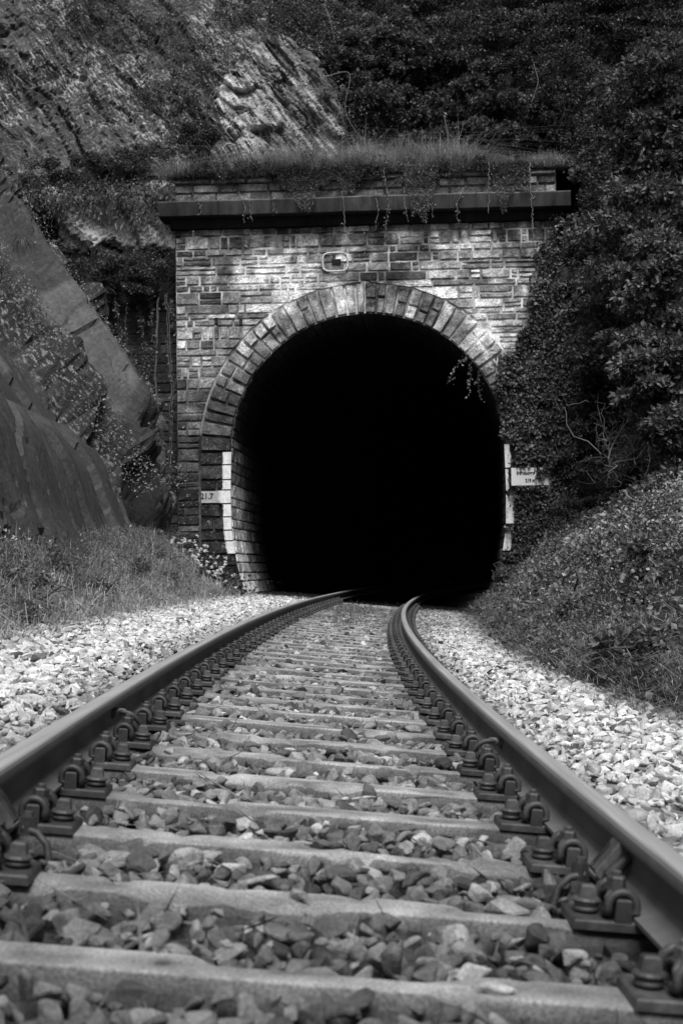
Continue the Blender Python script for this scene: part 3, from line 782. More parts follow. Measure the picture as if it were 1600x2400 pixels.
# side wall left of the portal, set back and dark
WW = MB(); wv0, wv1 = -1.9, WP(300, 690)[1]; wu0, wu1 = UL - 2.3, UL - .02
wing = empty('wing_wall', WM((wu0 + wu1) / 2, wv0, -.55), 'dark recessed side wall of squared stone left of the portal', 'wall'); WB = np.array(wing.location)
vv_ = wv0
while vv_ < wv1:
    v1 = vv_ + random.choice([.18, .2, .22]); a = wu0
    while a < wu1 - .02:
        b_ = min(a + random.choice([.3, .38, .45]), wu1)
        if wu1 - b_ < .14: b_ = wu1
        stone(WW, [(a, vv_), (b_, vv_), (b_, v1), (a, v1)], lambda u, v, h: WM(u, v, h - .55) - WB, float(np.clip(rng.lognormal(math.log(.032), .4), .012, .08)), .015, seed=random.random() * 99, mask=.25); a = b_
    vv_ = v1
WW.build('facing', M['masonry'], wing)
a_, b_ = np.meshgrid(np.linspace(wu0, wu1, 30), np.linspace(wv0, wv1 + .1, 30), indexing='ij')
MB().grid(WM(a_, b_, -.558) - WB, .05).build('mortar', M['mortar'], wing)
# ------------------------------------------------------------------ rock slopes
cd_, sdp = math.cos(DIP), math.sin(DIP)
def cliffP(Y, t, o):
    """left cliff: t up the dip, o out of the face"""
    return V3(FOOTX - t * cd_ + o * sdp, Y, 1.0 + t * sdp + o * cd_)
Yc = np.concatenate([np.arange(-4, 10, .3), np.arange(10, 27.9, .07)]); tc_ = np.arange(-1.6, 11, .08)
YC, TC = np.meshgrid(Yc, tc_, indexing='ij')
und = (fbm(V3(YC * .5, TC * .18, 0), 3, 21) - .5)
wob = (fbm(V3(TC * .9, 0, 0), 3, 22) - .5) * .5
e1 = 25.0 + wob * .6; e2 = 26.35 + wob * .5
A = und * .16 + .10 * ss(16.2 + wob, 16.4 + wob, YC) - .16 * ss(18.9 + wob * .5, 19.05 + wob * .5, YC) + .12 * ss(21.6 + wob, 21.7 + wob, YC)
up = ss(2.15 - .25, 2.35 + .1, TC + (fbm(V3(YC * 3, 0, 5), 3, 23) - .5) * .8)
B = .74 * ss(e1, e1 + .3, YC) + .50 * ss(e2, e2 + .2, YC) + .22 * ss(26.3, 26.45, YC + (worley(TC * .8, YC * .01, 331)[0] - .5) * .7)
B = B * up + (1 - up) * ss(-.1, .75, TC) * (.68 * ss(25.6, 26.0, YC + (worley(TC * 1.3, YC * .01, 330)[0] - .5) * .8) + .25 * ss(.2, 1.6, TC) - .18 * ss(24.9, 25.1, YC) * (1 - ss(25.4, 25.6, YC)))
rough_m = ss(e1 - .25, e1 + .05, YC) * (1 - ss(e1 + .35, e1 + .6, YC)) + ss(e2 + .9, e2 + 1.2, YC) + .8 * ss(5.8, 7.5, TC) * (fbm(V3(YC * .7, TC * .5, 2), 3, 24) > .42)
rough_m = np.clip(rough_m, 0, 1)
O = A + B + rough_m * (fbm(V3(YC * 5, TC * 2.2, 0), 5, 25) - .5) * .34 + (fbm(V3(YC * 9, TC * 3, 1), 3, 26) - .5) * .025
# cracks across the beds
cr = fbm(V3(YC * 1.1, TC * 1.1, 8.), 3, 27); O -= .05 * np.exp(-((cr - .5) / .008) ** 2) * ss(.5, .8, fbm(V3(YC * .4, TC * .4, 3), 2, 28) + .2)
bl = blocks(YC * 1.5, TC * .75, 301); bl2 = blocks(YC * 4.2, TC * 2.2, 302)
rz = np.clip(rough_m + (1 - up) * ss(25.2, 25.5, YC) * .9, 0, 1)
O = O + rz * (bl * .55 + bl2 * .22) * (.3 + .7 * ss(0, .8, TC)) + (1 - rz) * (bl * .10 * ss(25.3, 25.7, YC) + blocks(YC * .42 + 3, TC * .16, 303) * .16 + blocks(YC * 1.3, TC * .5, 304) * .035)
lit_ = worley(YC * .5, TC * .22, 305)[0]
shd = .042 * (.85 + .3 * lit_) * (1 + 1.1 * (worley(YC * .9, TC * .5, 306)[0] > .93)) * (.7 + .6 * fbm(V3(YC * 1.2, TC * .5, 0), 3, 29)) * (1 - .35 * rough_m)
shd = shd * (1 - .5 * (1 - up) * ss(25.1, 25.4, YC) * (1 - ss(26.2, 26.4, YC)))
MB().grid(cliffP(YC, TC, O), shd, np.clip(rough_m + .07, 0, 1)).build('cliff', M['rock'], smooth=False, kind='structure')

# back slope above and beside the portal: rises away from the camera
KX = 32. / FPX
def bx(px, py): p = at_Y(px, py, 32.); return p[0], p[2]
Xb = np.arange(-11, 13, .07); zb_ = np.concatenate([np.arange(0, 6.5, .2), np.arange(6.5, 17, .07), np.arange(17, 22, .3)])
XB, ZB = np.meshgrid(Xb, zb_, indexing='ij')
def back_Y(X, z, detail=True):
    X = np.asarray(X, float); z = np.asarray(z, float)
    n = fbm(V3(X * .45, z * .45, 5), 4, 33) - .5
    # ridge lines fall to the lower right: coordinate across the dip
    a = X * sdp + z * cd_ ; bdp = X * cd_ - z * sdp
    st = fbm(V3(a * 1.6, bdp * .28, 1), 5, 34) - .5
    lo = 30.1 + .22 * (z - 3)
    hi = 31.0 + (z - 8.2) * .60
    Y = np.where(z < 8.2, lo, hi)
    z = z - .8 * ss(-2.7, -3.5, X)
    Y = 30.1 + .22 * (np.minimum(z, 7.6) - 3) + np.clip(z - 7.6, 0, .5) * 1.2 + np.clip(z - 8.1, 0, None) * .60
    Y = Y + n * 1.5 + st * (.9 if detail else .3)
    # overhanging lip on the left half
    # the pale outcrop stands forward
    Y = Y - ss(3.4, 4.8, X) * .9
    return np.maximum(Y, 29.2)
YB = back_Y(XB, ZB)
_a, _b = XB * sdp + ZB * cd_, XB * cd_ - ZB * sdp
_l = ss(.5, -1.5, XB) * ss(6.8, 7.4, ZB)
YB = YB - _l * (blocks(_a * 1.2, _b * .38, 311) * .55 + blocks(_a * 3.6, _b * .9, 312) * .24 + blocks(_a * 8, _b * 3, 313) * .10)
def inpoly(X, Z, poly):
    r = np.zeros(np.shape(X), bool); n = len(poly)
    for i in range(n):
        x0, z0 = poly[i]; x1, z1 = poly[(i + 1) % n]
        c = ((z0 > Z) != (z1 > Z)) & (X < (x1 - x0) * (Z - z0) / (z1 - z0 + 1e-9) + x0); r ^= c
    return r
P_upper = [bx(*q) for q in ((-300, -400), (560, -300), (640, 0), (560, 110), (500, 200), (470, 420), (-300, 420))]
P_low = [bx(*q) for q in ((120, 470), (400, 440), (440, 590), (180, 600))]
jit = (fbm(V3(XB * 1.5, ZB * 1.5, 0), 3, 35) - .5) * 1.2
mU = inpoly(XB + jit, ZB + jit, P_upper); mL = inpoly(XB + jit * .5, ZB + jit * .4, P_low)
mk = np.where(mU, 1.0, 0) * (.45 + 1.1 * ss(.4, .6, fbm(V3(XB * .8, ZB * .8, 7), 3, 36))); mk = np.where(mL, 1.6, mk)
shb = np.where(mU, .06, np.where(mL, .38, .014)) * (.6 + .8 * fbm(V3(XB * 1.2, ZB * 1.2, 2), 3, 37))
def grid_cut(P, s, m, hole):
    mb = MB(); mb.grid(P, s, m); q = mb.f[0]; hv = hole.reshape(-1); mb.f[0] = q[~hv[q].any(1)]; return mb
hole = (XB > WM(UL, 0)[0] - .1) & (XB < WM(UR, 0)[0] - .3) & (ZB < 7.75)
grid_cut(V3(XB, YB, ZB), shb, mk, hole).build('hillside', M['rough'], smooth=False, kind='structure')
# right slope
Yr = np.arange(-6, 31, .25); dr = np.arange(0, 9, .2); YR, DR = np.meshgrid(Yr, dr, indexing='ij')
def right_P(Y, d, n=True):
    """right steep slope: starts where the bank ends, d up the slope"""
    X0_ = cx(Y) + edgeR(Y) + 2.7
    z0 = -CANT * edgeR(Y) - .1 + 1.785 + .72 * .95 - .3
    nn = (fbm(V3(np.asarray(Y) * .5, np.asarray(d) * .5, 3), 3, 40) - .5) * 1.0
    return V3(X0_ + d * .36 + nn, Y, z0 + d * .93 + 0 * X0_)
dr = np.arange(-.6, 14, .25); YR, DR = np.meshgrid(Yr, dr, indexing='ij')
MB().grid(right_P(YR, DR), .012, 0, flip=True).build('slope', M['soil'], smooth=True, kind='structure')
# earth on top of the portal
gx, gd = np.meshgrid(np.linspace(pu0 - .15, pu1 + .8, 60), np.linspace(-.02, 3.4, 24), indexing='ij')
ptz = pv[-1] + .02
top_h = lambda u, d: ptz + .18 * np.asarray(d) + .16 * (fbm(V3(u * 1.2, d * 1.2, 0), 3, 41) - .3) + .14 * ss(.1, .8, d)
MB().grid(WM(gx, top_h(gx, gd), -gd), .03).build('bank', M['soil'], smooth=True, kind='structure')

# the pale outcrop of slate above the portal
oc = empty('rock_outcrop', at_Y(620, 360, 30.6), 'pale slanting slate outcrop rising out of the grass above the portal', 'rock'); OB = np.array(oc.location)
def poly32(*q): return [bx(*p) for p in q]
Xo = np.arange(bx(440, 200)[0], bx(830, 200)[0], .035); zo = np.arange(bx(600, 420)[1], bx(600, -10)[1], .035)
XO, ZO = np.meshgrid(Xo, zo, indexing='ij')
ao = XO * sdp + ZO * cd_; bo = XO * cd_ - ZO * sdp
jx = (fbm(V3(ao * 2.5, bo * 1.0, 3), 4, 170) - .5) * .7; jz = (fbm(V3(ao * 2.5, bo * 1.0, 9), 4, 171) - .5) * .7
def soft(poly, it=2):
    m = inpoly(XO + jx, ZO + jz, poly).astype(float)
    for _ in range(it): m[1:-1, 1:-1] = (m[1:-1, 1:-1] * 2 + m[:-2, 1:-1] + m[2:, 1:-1] + m[1:-1, :-2] + m[1:-1, 2:]) / 6
    return m
whole = soft(poly32((545, 70), (590, 10), (670, 10), (770, 70), (820, 240), (800, 340), (740, 420), (480, 420), (500, 330), (455, 240), (505, 170)), 8)
pale = np.maximum(soft(poly32((555, 110), (500, 225), (490, 245), (540, 320), (600, 290), (650, 290), (655, 260), (620, 150), (590, 60), (570, 70))), soft(poly32((520, 345), (585, 298), (610, 330), (690, 360), (700, 400), (510, 400))))
slabd = soft(poly32((640, 150), (680, 140), (735, 290), (690, 320), (655, 260)))
steps = np.floor(fbm(V3(ao * 2.2, bo * .25, 1), 3, 172) * 9 + .6 * fbm(V3(ao * 6, bo, 1), 3, 173)) / 9
rel = blocks(ao * 1.9, bo * .38, 321) * .48 + blocks(ao * 5.5, bo * 1.1, 322) * .24 + (steps - .5) * .5 + (fbm(V3(ao * 6, bo * 1.2, 0), 5, 174) - .5) * .28
crk = fbm(V3(ao * 1.2, bo * 1.6, 4), 3, 175); rel = rel - .07 * np.exp(-((crk - .5) / .010) ** 2) + (fbm(V3(ao * 14, bo * 4, 0), 4, 180) - .5) * .22
YO = back_Y(XO, ZO, False) + .35 - .85 * whole - rel * whole * .9 - .25 * pale + .15 * slabd
so_ = (.10 * (.4 + 1.2 * fbm(V3(ao * 7, bo * .9, 0), 4, 176))) * (1 - pale) + .62 * np.clip(2.6 * fbm(V3(ao * 6, bo * 2.2, 2), 5, 177) - .75, .08, 1.3) * pale
so_ = so_ * (1 - slabd * .8) + slabd * .035
so_ = np.where(ss(.60, .66, fbm(V3(ao * 5.5, bo * .5, 7), 3, 178)) > .5, .02, so_)
so_ = np.where(ss(.63, .68, fbm(V3(ao * 6.5, bo * .5, 17), 3, 179)) > .5, .38, so_)
mo_ = .8 + .8 * pale
qb = grid_cut(V3(XO, YO, ZO) - OB, so_, mo_, whole < .04); qb.build('rock_face', M['rough'], oc)

# ------------------------------------------------------------------ foliage helpers
def leaves(mb, P, D, size, shade, width=.62, fold=.25):
    """P n x 3 leaf bases, D n x 3 leaf directions"""
    n = len(P)
    if n == 0: return
    D = D / (np.linalg.norm(D, axis=1)[:, None] + 1e-9); r = rng.normal(size=(n, 3)); S = np.cross(D, r); S /= np.linalg.norm(S, axis=1)[:, None] + 1e-9
    U = np.cross(S, D); size = np.broadcast_to(size, (n,))[:, None]; wd = size * width * .5
    mid = P + D * size * .45
    a, b, c, d = P, mid + S * wd + U * size * fold * .5, P + D * size, mid - S * wd + U * size * fold * .5
    V = np.stack([a, b, c, d], 1).reshape(-1, 3); i = np.arange(n) * 4
    F_ = np.concatenate([np.stack([i, i + 1, i + 2], -1), np.stack([i, i + 2, i + 3], -1)])
    mb.add(V, F_, np.repeat(np.broadcast_to(shade, (n,)), 4))
def blades(mb, P, H, lean, width, shade, bend=.5):
    n = len(P); H = np.broadcast_to(H, (n,))[:, None]; an = rng.uniform(0, 6.283, n); d = np.stack([np.cos(an), np.sin(an), 0 * an], -1)
    le = np.abs(rng.normal(0, lean, n))[:, None]; S = np.stack([-np.sin(an), np.cos(an), 0 * an], -1) * width * .5
    up = np.array([0, 0, 1.]); m = P + up * H * .6 + d * H * le * .45; t = P + up * H * (1 - bend * np.clip(le, 0, 1.2) * .7) + d * H * le * 1.2
    V = np.stack([P - S, P + S, m + S * .7, m - S * .7, t], 1).reshape(-1, 3); i = np.arange(n) * 5
    mb.add(V, np.stack([i, i + 1, i + 2, i + 3], -1), np.repeat(np.broadcast_to(shade, (n,)), 5))
    j = mb.n - len(V); 
    mb.f.append(np.stack([i + 3, i + 2, i + 4], -1) + j)
def unit(n, up=0.):
    v = rng.normal(size=(n, 3)); v /= np.linalg.norm(v, axis=1)[:, None]; v[:, 2] += up; return v / np.linalg.norm(v, axis=1)[:, None]
def wander(a, b, n=10, amp=.1, sag=0.):
    a, b = np.array(a, float), np.array(b, float); t = np.linspace(0, 1, n)[:, None]; P = a + (b - a) * t
    nz = np.cumsum(rng.normal(0, amp / n ** .5, (n, 3)), 0); nz -= t * nz[-1]; P = P + nz; P[:, 2] -= sag * 4 * (t * (1 - t))[:, 0]; return P
def shrub(name, c, r, n, size, shade, label, cat='shrub', group=None, clumps=16, out=(0, -1, .35), flat=.55, density=1., stems=6):
    c = np.array(c, float); r = np.array(r, float); out = np.array(out) / np.linalg.norm(out)
    e = empty(name, c - np.array([0, 0, r[2]]), label, cat, group); B_ = np.array(e.location)
    d = unit(clumps * 3); d = d[d @ out > -.25][:clumps]
    cc = c + d * r * rng.uniform(.55, .95, (len(d), 1)); cr_ = rng.uniform(.28, .5, len(d)) * r.mean()
    per = int(n / len(d)); mb = MB()
    for q, k in zip(cc, cr_):
        u = unit(per, .35); rad = rng.uniform(.55, 1.05, per) ** .7
        off = u * rad[:, None] * k; off[:, 2] *= flat; P = q + off
        wob_ = vn(P * 5, 3); keep = wob_ > .30; P, u_ = P[keep], u[keep]
        D = u_ * .7 + rng.normal(0, .55, P.shape) + np.array([0, -.3, -.35])
        sh = shade * rng.uniform(.45, 1.7, len(P)) * (.65 + .8 * np.clip(off[keep][:, 2] / (k * flat + 1e-6), -.5, 1))  # clump tops painted lighter and undersides darker, as if lit from above
        leaves(mb, P - B_, D, size * rng.uniform(.6, 1.35, len(P)), np.clip(sh, .004, .5))
    mb.build('foliage', M['leaf'], e)
    st = MB()
    for q in cc[:stems]:
        p = wander((0, .3, r[2] * .2), q - B_, 8, .25); st.tube(p, np.linspace(.014, .004, 8), 5, .07)
    st.build('stems', M['twig'], e)
    return e
# ------------------------------------------------------------------ verges: grass and ground cover
# left bank grass, in clumps of different height and tone
def clumps(C, per, spread, hgt, lean, width, shade, mb, bend=.6):
    """C n x 3 clump centres; hgt and shade per clump"""
    n = len(C); k = np.repeat(np.arange(n), per); P = C[k] + rng.normal(0, 1, (len(k), 3)) * np.array([spread, spread, spread * .25])
    H = np.broadcast_to(hgt, (n,))[k] * rng.uniform(.35, 1.15, len(k)); S = np.broadcast_to(shade, (n,))[k] * rng.lognormal(0, .35, len(k))
    blades(mb, P, H, lean, width, np.clip(S, .01, .6), bend)
n = 6200; Y = rng.uniform(4, 28.0, n); q = rng.uniform(-.12, 1.08, n); X = cx(Y) + EDGL + .05 - q * (cx(Y) + EDGL - FOOTX)
C = V3(X, Y, ground_z(X, Y) - .02); pat = fbm(C * 1.2, 3, 90); pat2 = fbm(C * 3.5, 2, 89)
keep = rng.random(n) < ss(-.15, .2, q) * (.5 + .9 * pat); C, pat, pat2, q = C[keep], pat[keep], pat2[keep], q[keep]; g = MB()
clumps(C, 20, .08, .04 + .34 * rng.random(len(C)) ** 3 * (.3 + pat) + .08 * pat2, 1.25, .0065, np.clip(.36 * (.05 + 1.9 * pat2) * (.6 + .8 * pat) * (1.15 - .65 * q), .03, .6), g, .9)
k = (rng.random(len(C)) < .2 + .5 * q) & (pat2 > .4); D = C[k]; m = len(D) * 16; Q = np.repeat(D, 16, 0) + rng.normal(0, 1, (m, 3)) * np.array([.08, .08, .05]) + np.array([0, 0, .08]); leaves(g, Q, unit(m, .3), rng.uniform(.02, .05, m), np.clip(np.repeat(.16 * rng.lognormal(0, .5, len(D)), 16) * rng.lognormal(0, .3, m), .02, .5))
g.build('grass', M['grassm'], label='rough grass and low weeds on the bank below the slate cliff', cat='grass', kind='stuff')
# right bank: leafy ground cover with straw at its foot
n = 17500; Y = 5 + 23.6 * rng.random(n) ** .85; R = edgeR(Y); dd = rng.uniform(-.15, 3.5, n)
X = cx(Y) + R + dd; C = V3(X, Y, ground_z(X, Y)); pat = fbm(C * .9, 3, 91); pat2 = fbm(C * 2.6, 3, 92)
keep = (X < .235 * Y + 1.7) & (rng.random(n) < ss(-.12, .4, dd) * np.clip(pat2 * 3 - .75, .12, 1)); C, pat, pat2, dd = C[keep], pat[keep], pat2[keep], dd[keep]
per = 15; m = len(C) * per; sz = np.repeat(rng.uniform(.022, .05, len(C)) * (1 + .7 * (pat > .56)), per); hh = np.repeat(.03 + .30 * rng.random(len(C)) ** 2 * ss(.2, 1.2, dd), per)
Q = np.repeat(C, per, 0) + rng.normal(0, 1, (m, 3)) * np.array([.085, .085, .02]); Q[:, 2] += hh * rng.uniform(.3, 1, m)
sc_ = np.repeat(.15 * rng.lognormal(0, .5, len(C)) * (.25 + 1.5 * pat2) * (1 - .45 * ss(1.7, 3.2, dd)), per)
g = MB(); leaves(g, Q, unit(m, .3) + np.array([-.25, -.35, .0]), sz * rng.uniform(.6, 1.3, m), np.clip(sc_ * rng.lognormal(0, .35, m) * (.5 + hh * 3), .006, .5), .75)
g.build('ground_cover', M['leaf'], label='low leafy creepers covering the bank right of the track', cat='ground cover', kind='stuff')
def on_left(px, py):
    for Y in np.arange(6, 28, .1):
        p_ = at_Y(px, py, Y)
        if p_[2] < ground_z(p_[0], p_[1]): return p_
    return at_Y(px, py, 20.)
for i_, (px, py, rr, s_, lb) in enumerate(((25, 1400, .34, .13, 'leafy weed patch at the left edge half way up the grassy bank'), (45, 1470, .22, .15, 'pale weed patch at the left edge near the ballast'), (120, 1345, .3, .09, 'dark weed patch against the smooth slab, left of the few white flowers'), (300, 1340, .3, .10, 'dark weed patch against the foot of the smooth slab'), (360, 1310, .28, .11, 'weed patch left of the large flowering plant'), (230, 1400, .24, .17, 'pale weed patch in the middle of the left grass bank'), (390, 1370, .26, .12, 'weed patch in the grass below the flowering plant'))):
    shrub('weed', on_left(px, py) + np.array([0, 0, .06]), (rr, rr, rr * .6), 900, .045, s_, lb, group='weed patches on the left bank', clumps=11, out=(.4, -.7, .6), stems=4)
def on_bank(px, py):
    for Y in np.arange(6, 29, .1):
        p_ = at_Y(px, py, Y)
        if p_[2] < ground_z(p_[0], p_[1]): return p_
    return at_Y(px, py, 27.)
for i_, (px, py, rr, s_, lb) in enumerate(((1330, 1190, .45, .09, 'low bramble where the bank meets the portal ivy'), (1420, 1180, .5, .10, 'low bramble on the bank crest left of the bare brushwood'), (1500, 1175, .5, .11, 'low bramble on the bank crest below the bare brushwood'), (1580, 1165, .5, .12, 'low bramble on the bank crest at the right picture edge'),
        (1250, 1290, .35, .11, 'small bramble low beside the right tunnel jamb'), (1195, 1345, .28, .10, 'smallest bramble touching the right tunnel jamb'), (1340, 1300, .4, .13, 'pale leaved bramble in the middle of the bank'), (1450, 1290, .45, .11, 'bramble on the bank below the bent branch'), (1560, 1290, .45, .13, 'bramble half way up the bank at the right edge'),
        (1380, 1420, .32, .16, 'pale broad leaved weed patch beside the dark hollow of the bank'), (1540, 1400, .35, .14, 'weed patch by the straight pale stick'), (1470, 1520, .3, .13, 'weed patch above the straw at the bank foot'), (1290, 1400, .3, .12, 'weed patch up the bank behind the stump'), (1580, 1500, .32, .12, 'weed patch low on the bank at the right edge'))):
    shrub('bramble', on_bank(px, py) + np.array([0, .05, -.02]), (rr * .8, rr * .8, rr * .30), 1300, .05 + .012 * (i_ % 3), s_, lb, group='brambles and weeds on the right bank', clumps=13, out=(-.3, -.7, .6), stems=5)
n = 64000; Y = 4.5 + 24 * rng.random(n); R = edgeR(Y); dd = np.abs(rng.normal(.15, .45, n)) - .25; X = cx(Y) + R + dd; P = V3(X, Y, ground_z(X, Y) + .01)
keep = (X < .235 * Y + 1.4) & (fbm(P * 2.2, 3, 93) > .42); P = P[keep]; n = len(P); g = MB()
blades(g, P, rng.uniform(.04, .16, n), 2.2, .006, np.clip(.20 * rng.lognormal(0, .6, n), .03, .55) * (1 - .3 * ss(22, 27, P[:, 1])), .9)
g.build('dry_grass', M['grassm'], label='dry straw and dead stalks along the foot of the right bank', cat='straw', kind='stuff')
# weeds between the rails close to the tunnel
n = 4500; Y = rng.uniform(19, 27.5, n); l = rng.normal(-.1, .38, n); keep = (np.abs(l) < .62) & (fbm(V3(Y * 1.5, l * 3, 0), 2, 94) > .48); Y, l = Y[keep], l[keep]
g = MB(); blades(g, tp(Y, l, -.05), rng.uniform(.05, .16, len(Y)), .6, .006, .10 * rng.lognormal(0, .4, len(Y)))
n = 5000; Y = rng.uniform(18, 27.6, n); l = rng.uniform(1.0, 1.9, n); keep = fbm(V3(Y * 1.1, l * 2, 0), 2, 95) > .5; Y, l = Y[keep], l[keep]
blades(g, tp(Y, l, -.02), rng.uniform(.03, .09, len(Y)), 1., .007, .16 * rng.lognormal(0, .4, len(Y)))
g.build('track_weeds', M['grassm'], label='sparse weeds growing in the ballast before the tunnel mouth', cat='weeds', kind='stuff')
# grass on the portal top, spilling over the parapet
n = 3600; u = rng.uniform(pu0 - .15, pu1 + .15, n); d = np.abs(rng.normal(0, 1.0, n)) - .1; d = np.minimum(d, 3.2)
C = WM(u, top_h(u, np.clip(d, 0, 9)) - .02, -d); pat = fbm(V3(u * 1.1, d * 1.1, 0), 3, 96); pat2 = fbm(V3(u * 3.4, d * 3.4, 0), 2, 88); g = MB()
keep = rng.random(n) < .35 + pat; C, pat, pat2, u, d = C[keep], pat[keep], pat2[keep], u[keep], d[keep]
ku = (ss(-3.4, -2.4, u) * .5 + .5) * (1 - .6 * ss(1.4, 2.6, u))
clumps(C, 22, .08, .05 + .75 * rng.random(len(C)) ** 2.4 * ku * ss(.3, .55, pat) + .16 * pat2, 1.3, .008, np.clip(.30 * (.1 + 1.8 * pat2) * (.5 + pat) * (.45 + .55 * ku), .015, .6), g, .85)
g.build('portal_grass', M['grassm'], label='tall pale grass growing along the top of the portal', cat='grass', kind='stuff')
# trailing weeds hanging over the parapet
n = 38000; u = rng.uniform(-3.0, 3.1, n); dens = fbm(V3(u * 1.9, 0, 0), 4, 97); L = np.clip((dens - .34) * 3.4, 0, 1.05) * (.55 + .45 * ss(-1.5, 0., u)); v = ptz + .12 - rng.random(n) ** 1.3 * L * (.5 + vn(V3(u * 6, 0, 1), 8))
keep = L > .03; u, v = u[keep], v[keep]; n = len(u)
h = .16 + .10 * rng.random(n) + .22 * ss(vc1 + .15, vc1 - .05, v)
g = MB(); leaves(g, WM(u, v, h), unit(n) + np.array([0, -.3, -.5]), rng.uniform(.018, .05, n), np.clip(.12 * rng.lognormal(0, .5, n), .02, .45), .45)
g.build('trailing_weeds', M['leaf'], label='tangle of small creepers hanging over the parapet of the portal', cat='creeper', kind='stuff')

# ------------------------------------------------------------------ hanging strands
def strand(name, pts, label, group, leaf=.03, dens=90, shade=.12, r=.005, n2=24, stem_shade=.12, nst=1):
    pts = np.array(pts); e = empty(name, pts[0], label, 'creeper', group); B_ = pts[0].copy()
    t = np.linspace(0, len(pts) - 1, n2); P = np.stack([np.interp(t, range(len(pts)), pts[:, k]) for k in range(3)], -1)
    P[1:-1] += rng.normal(0, .012, (n2 - 2, 3)); st = MB()
    for q in range(nst): st.tube(P - B_ + rng.normal(0, .012 * q, 3), np.linspace(r, r * .5, n2), 5, stem_shade)
    st.build('stem', M['twig'], e, smooth=True)
    if dens:
        L = np.linalg.norm(np.diff(pts, axis=0), axis=1).sum(); m = int(dens * L); tt = rng.random(m) * (n2 - 1)
        Q = np.stack([np.interp(tt, range(n2), P[:, k]) for k in range(3)], -1) + rng.normal(0, .03, (m, 3)) * np.array([1, .6, 1])
        mb = MB(); leaves(mb, Q - B_, unit(m) + np.array([0, -.5, -.3]), leaf * rng.uniform(.6, 1.3, m), np.clip(shade * rng.lognormal(0, .45, m), .02, .5), .8); mb.build('leaves', M['leaf'], e)
NAMES = ['first', 'second', 'third', 'fourth', 'fifth', 'sixth', 'seventh', 'eighth', 'ninth', 'tenth', 'eleventh', 'twelfth', 'thirteenth', 'fourteenth']
for i_, (px, y0, x1, y1) in enumerate(((268, 700, 310, 960), (300, 690, 318, 880), (322, 690, 312, 1000), (352, 690, 335, 930), (372, 700, 388, 1090), (388, 690, 395, 1140), (400, 700, 404, 980))):
    a = at_Y(px, y0, 28.75); b = at_Y(x1, y1, 28.7); m_ = (a + b) / 2 + np.array([rng.normal(0, .08), 0, 0])
    strand('ivy_strand', [a, m_, b], 'leafy strand hanging down the dark side wall, %s from the left' % NAMES[i_], 'strands hanging over the dark side wall', .055, 150 if i_ in (0, 2, 3, 6) else 25, .10, .009 if i_ in (4, 5) else .005, nst=3 if i_ in (4, 5) else 1)
for i_, (q, lb) in enumerate(((((1096, 838), (1076, 850), (1060, 875), (1050, 898)), 'thin ivy strand curving left into the black tunnel opening'), (((1104, 850), (1100, 880), (1098, 905), (1099, 930)), 'ivy strand hanging straight down in the upper right of the opening'), (((1120, 870), (1118, 895), (1124, 925), (1133, 945)), 'short dark ivy strand hanging closest to the right arch edge'))):
    strand('ivy_strand', [at_Y(a, b, 27.9) for a, b in q], lb, 'strands hanging inside the arch', .042, 75, .26 if i_ < 2 else .08, .003)
for i_, (px, y0, y1) in enumerate(((462, 455, 500), (560, 450, 522), (585, 452, 520), (640, 450, 500), (800, 448, 560), (880, 446, 540), (898, 400, 560), (945, 440, 520), (1010, 436, 510), (1085, 440, 525), (1145, 380, 500), (1240, 380, 560))):
    a = WM(*WP(px, y0, .36), .36); b = WM(*WP(px + random.uniform(-12, 12), y1, .34), .34)
    strand('hanging_root', [a, (a + b) / 2 + np.array([rng.normal(0, .05), 0, 0]), b], 'pale root dangling over the dark cornice, %s from the left' % NAMES[i_], 'roots dangling over the cornice', .03, 60 if i_ % 3 == 0 else 12, .2, .006, stem_shade=.28)

# ------------------------------------------------------------------ ivy on the right of the portal
iv = empty('ivy', WM(3.6, -2.2, .1), 'dense dark ivy climbing over the right third of the portal wall', 'ivy'); IB = np.array(iv.location)
n = 90000; px = rng.uniform(1085, 1350, n); py = rng.uniform(500, 1400, n)
lim = np.interp(py, [500, 560, 640, 700, 760, 800, 850, 900, 960, 1040, 1400], [1284, 1268, 1252, 1240, 1226, 1208, 1152, 1163, 1172, 1186, 1184])
nz = fbm(V3(px / 26., py / 26., 0), 4, 98); lim = lim + (nz - .5) * 70
thin = ss(-8, 34, px - lim) * np.clip((fbm(V3(px / 34., py / 34., 5), 3, 99) - .26) * 4.5, .06, 1)
# bare patches and the sign stay visible
for bx_, by_, br in ((1176, 852, 20), (1250, 838, 22), (1262, 1345, 0), (1240, 1030, 16), (1180, 1270, 0)):
    if br: thin = thin * (1 - .93 * np.exp(-((px - bx_) ** 2 + (py - by_) ** 2) / br ** 2))
sgn = ((px > 1196) & (px < 1251 + 8 * nz) & (py > 1088 + 5 * nz) & (py < 1137)) | ((px > 1199) & (px < 1291) & (py > 1122 - 10 * np.exp(-((px - 1278) / 10.) ** 2)) & (py < 1136))
wht = (px < 1206) & (py > 1042) & (py < 1292) & ~((py > 1150) & (py < 1158)) & ~((py > 1228) & (py < 1246))
keep = (rng.random(n) < thin) & ~sgn & (~wht | (rng.random(n) < .05)); px, py = px[keep], py[keep]; m = len(px)
off = rng.uniform(.02, .16, m) + .04 * ss(1230, 1300, px); off = np.where((py > 1090) & (py < 1145) & (px > 1192), np.clip(off, .13, .17), off)
d = Fw + Rt * ((px - 800) / FPX)[:, None] - Up * ((py - 1200) / FPX)[:, None]; t = ((PO - CAM) @ EN + off) / (d @ EN); P = CAM + d * t[:, None]
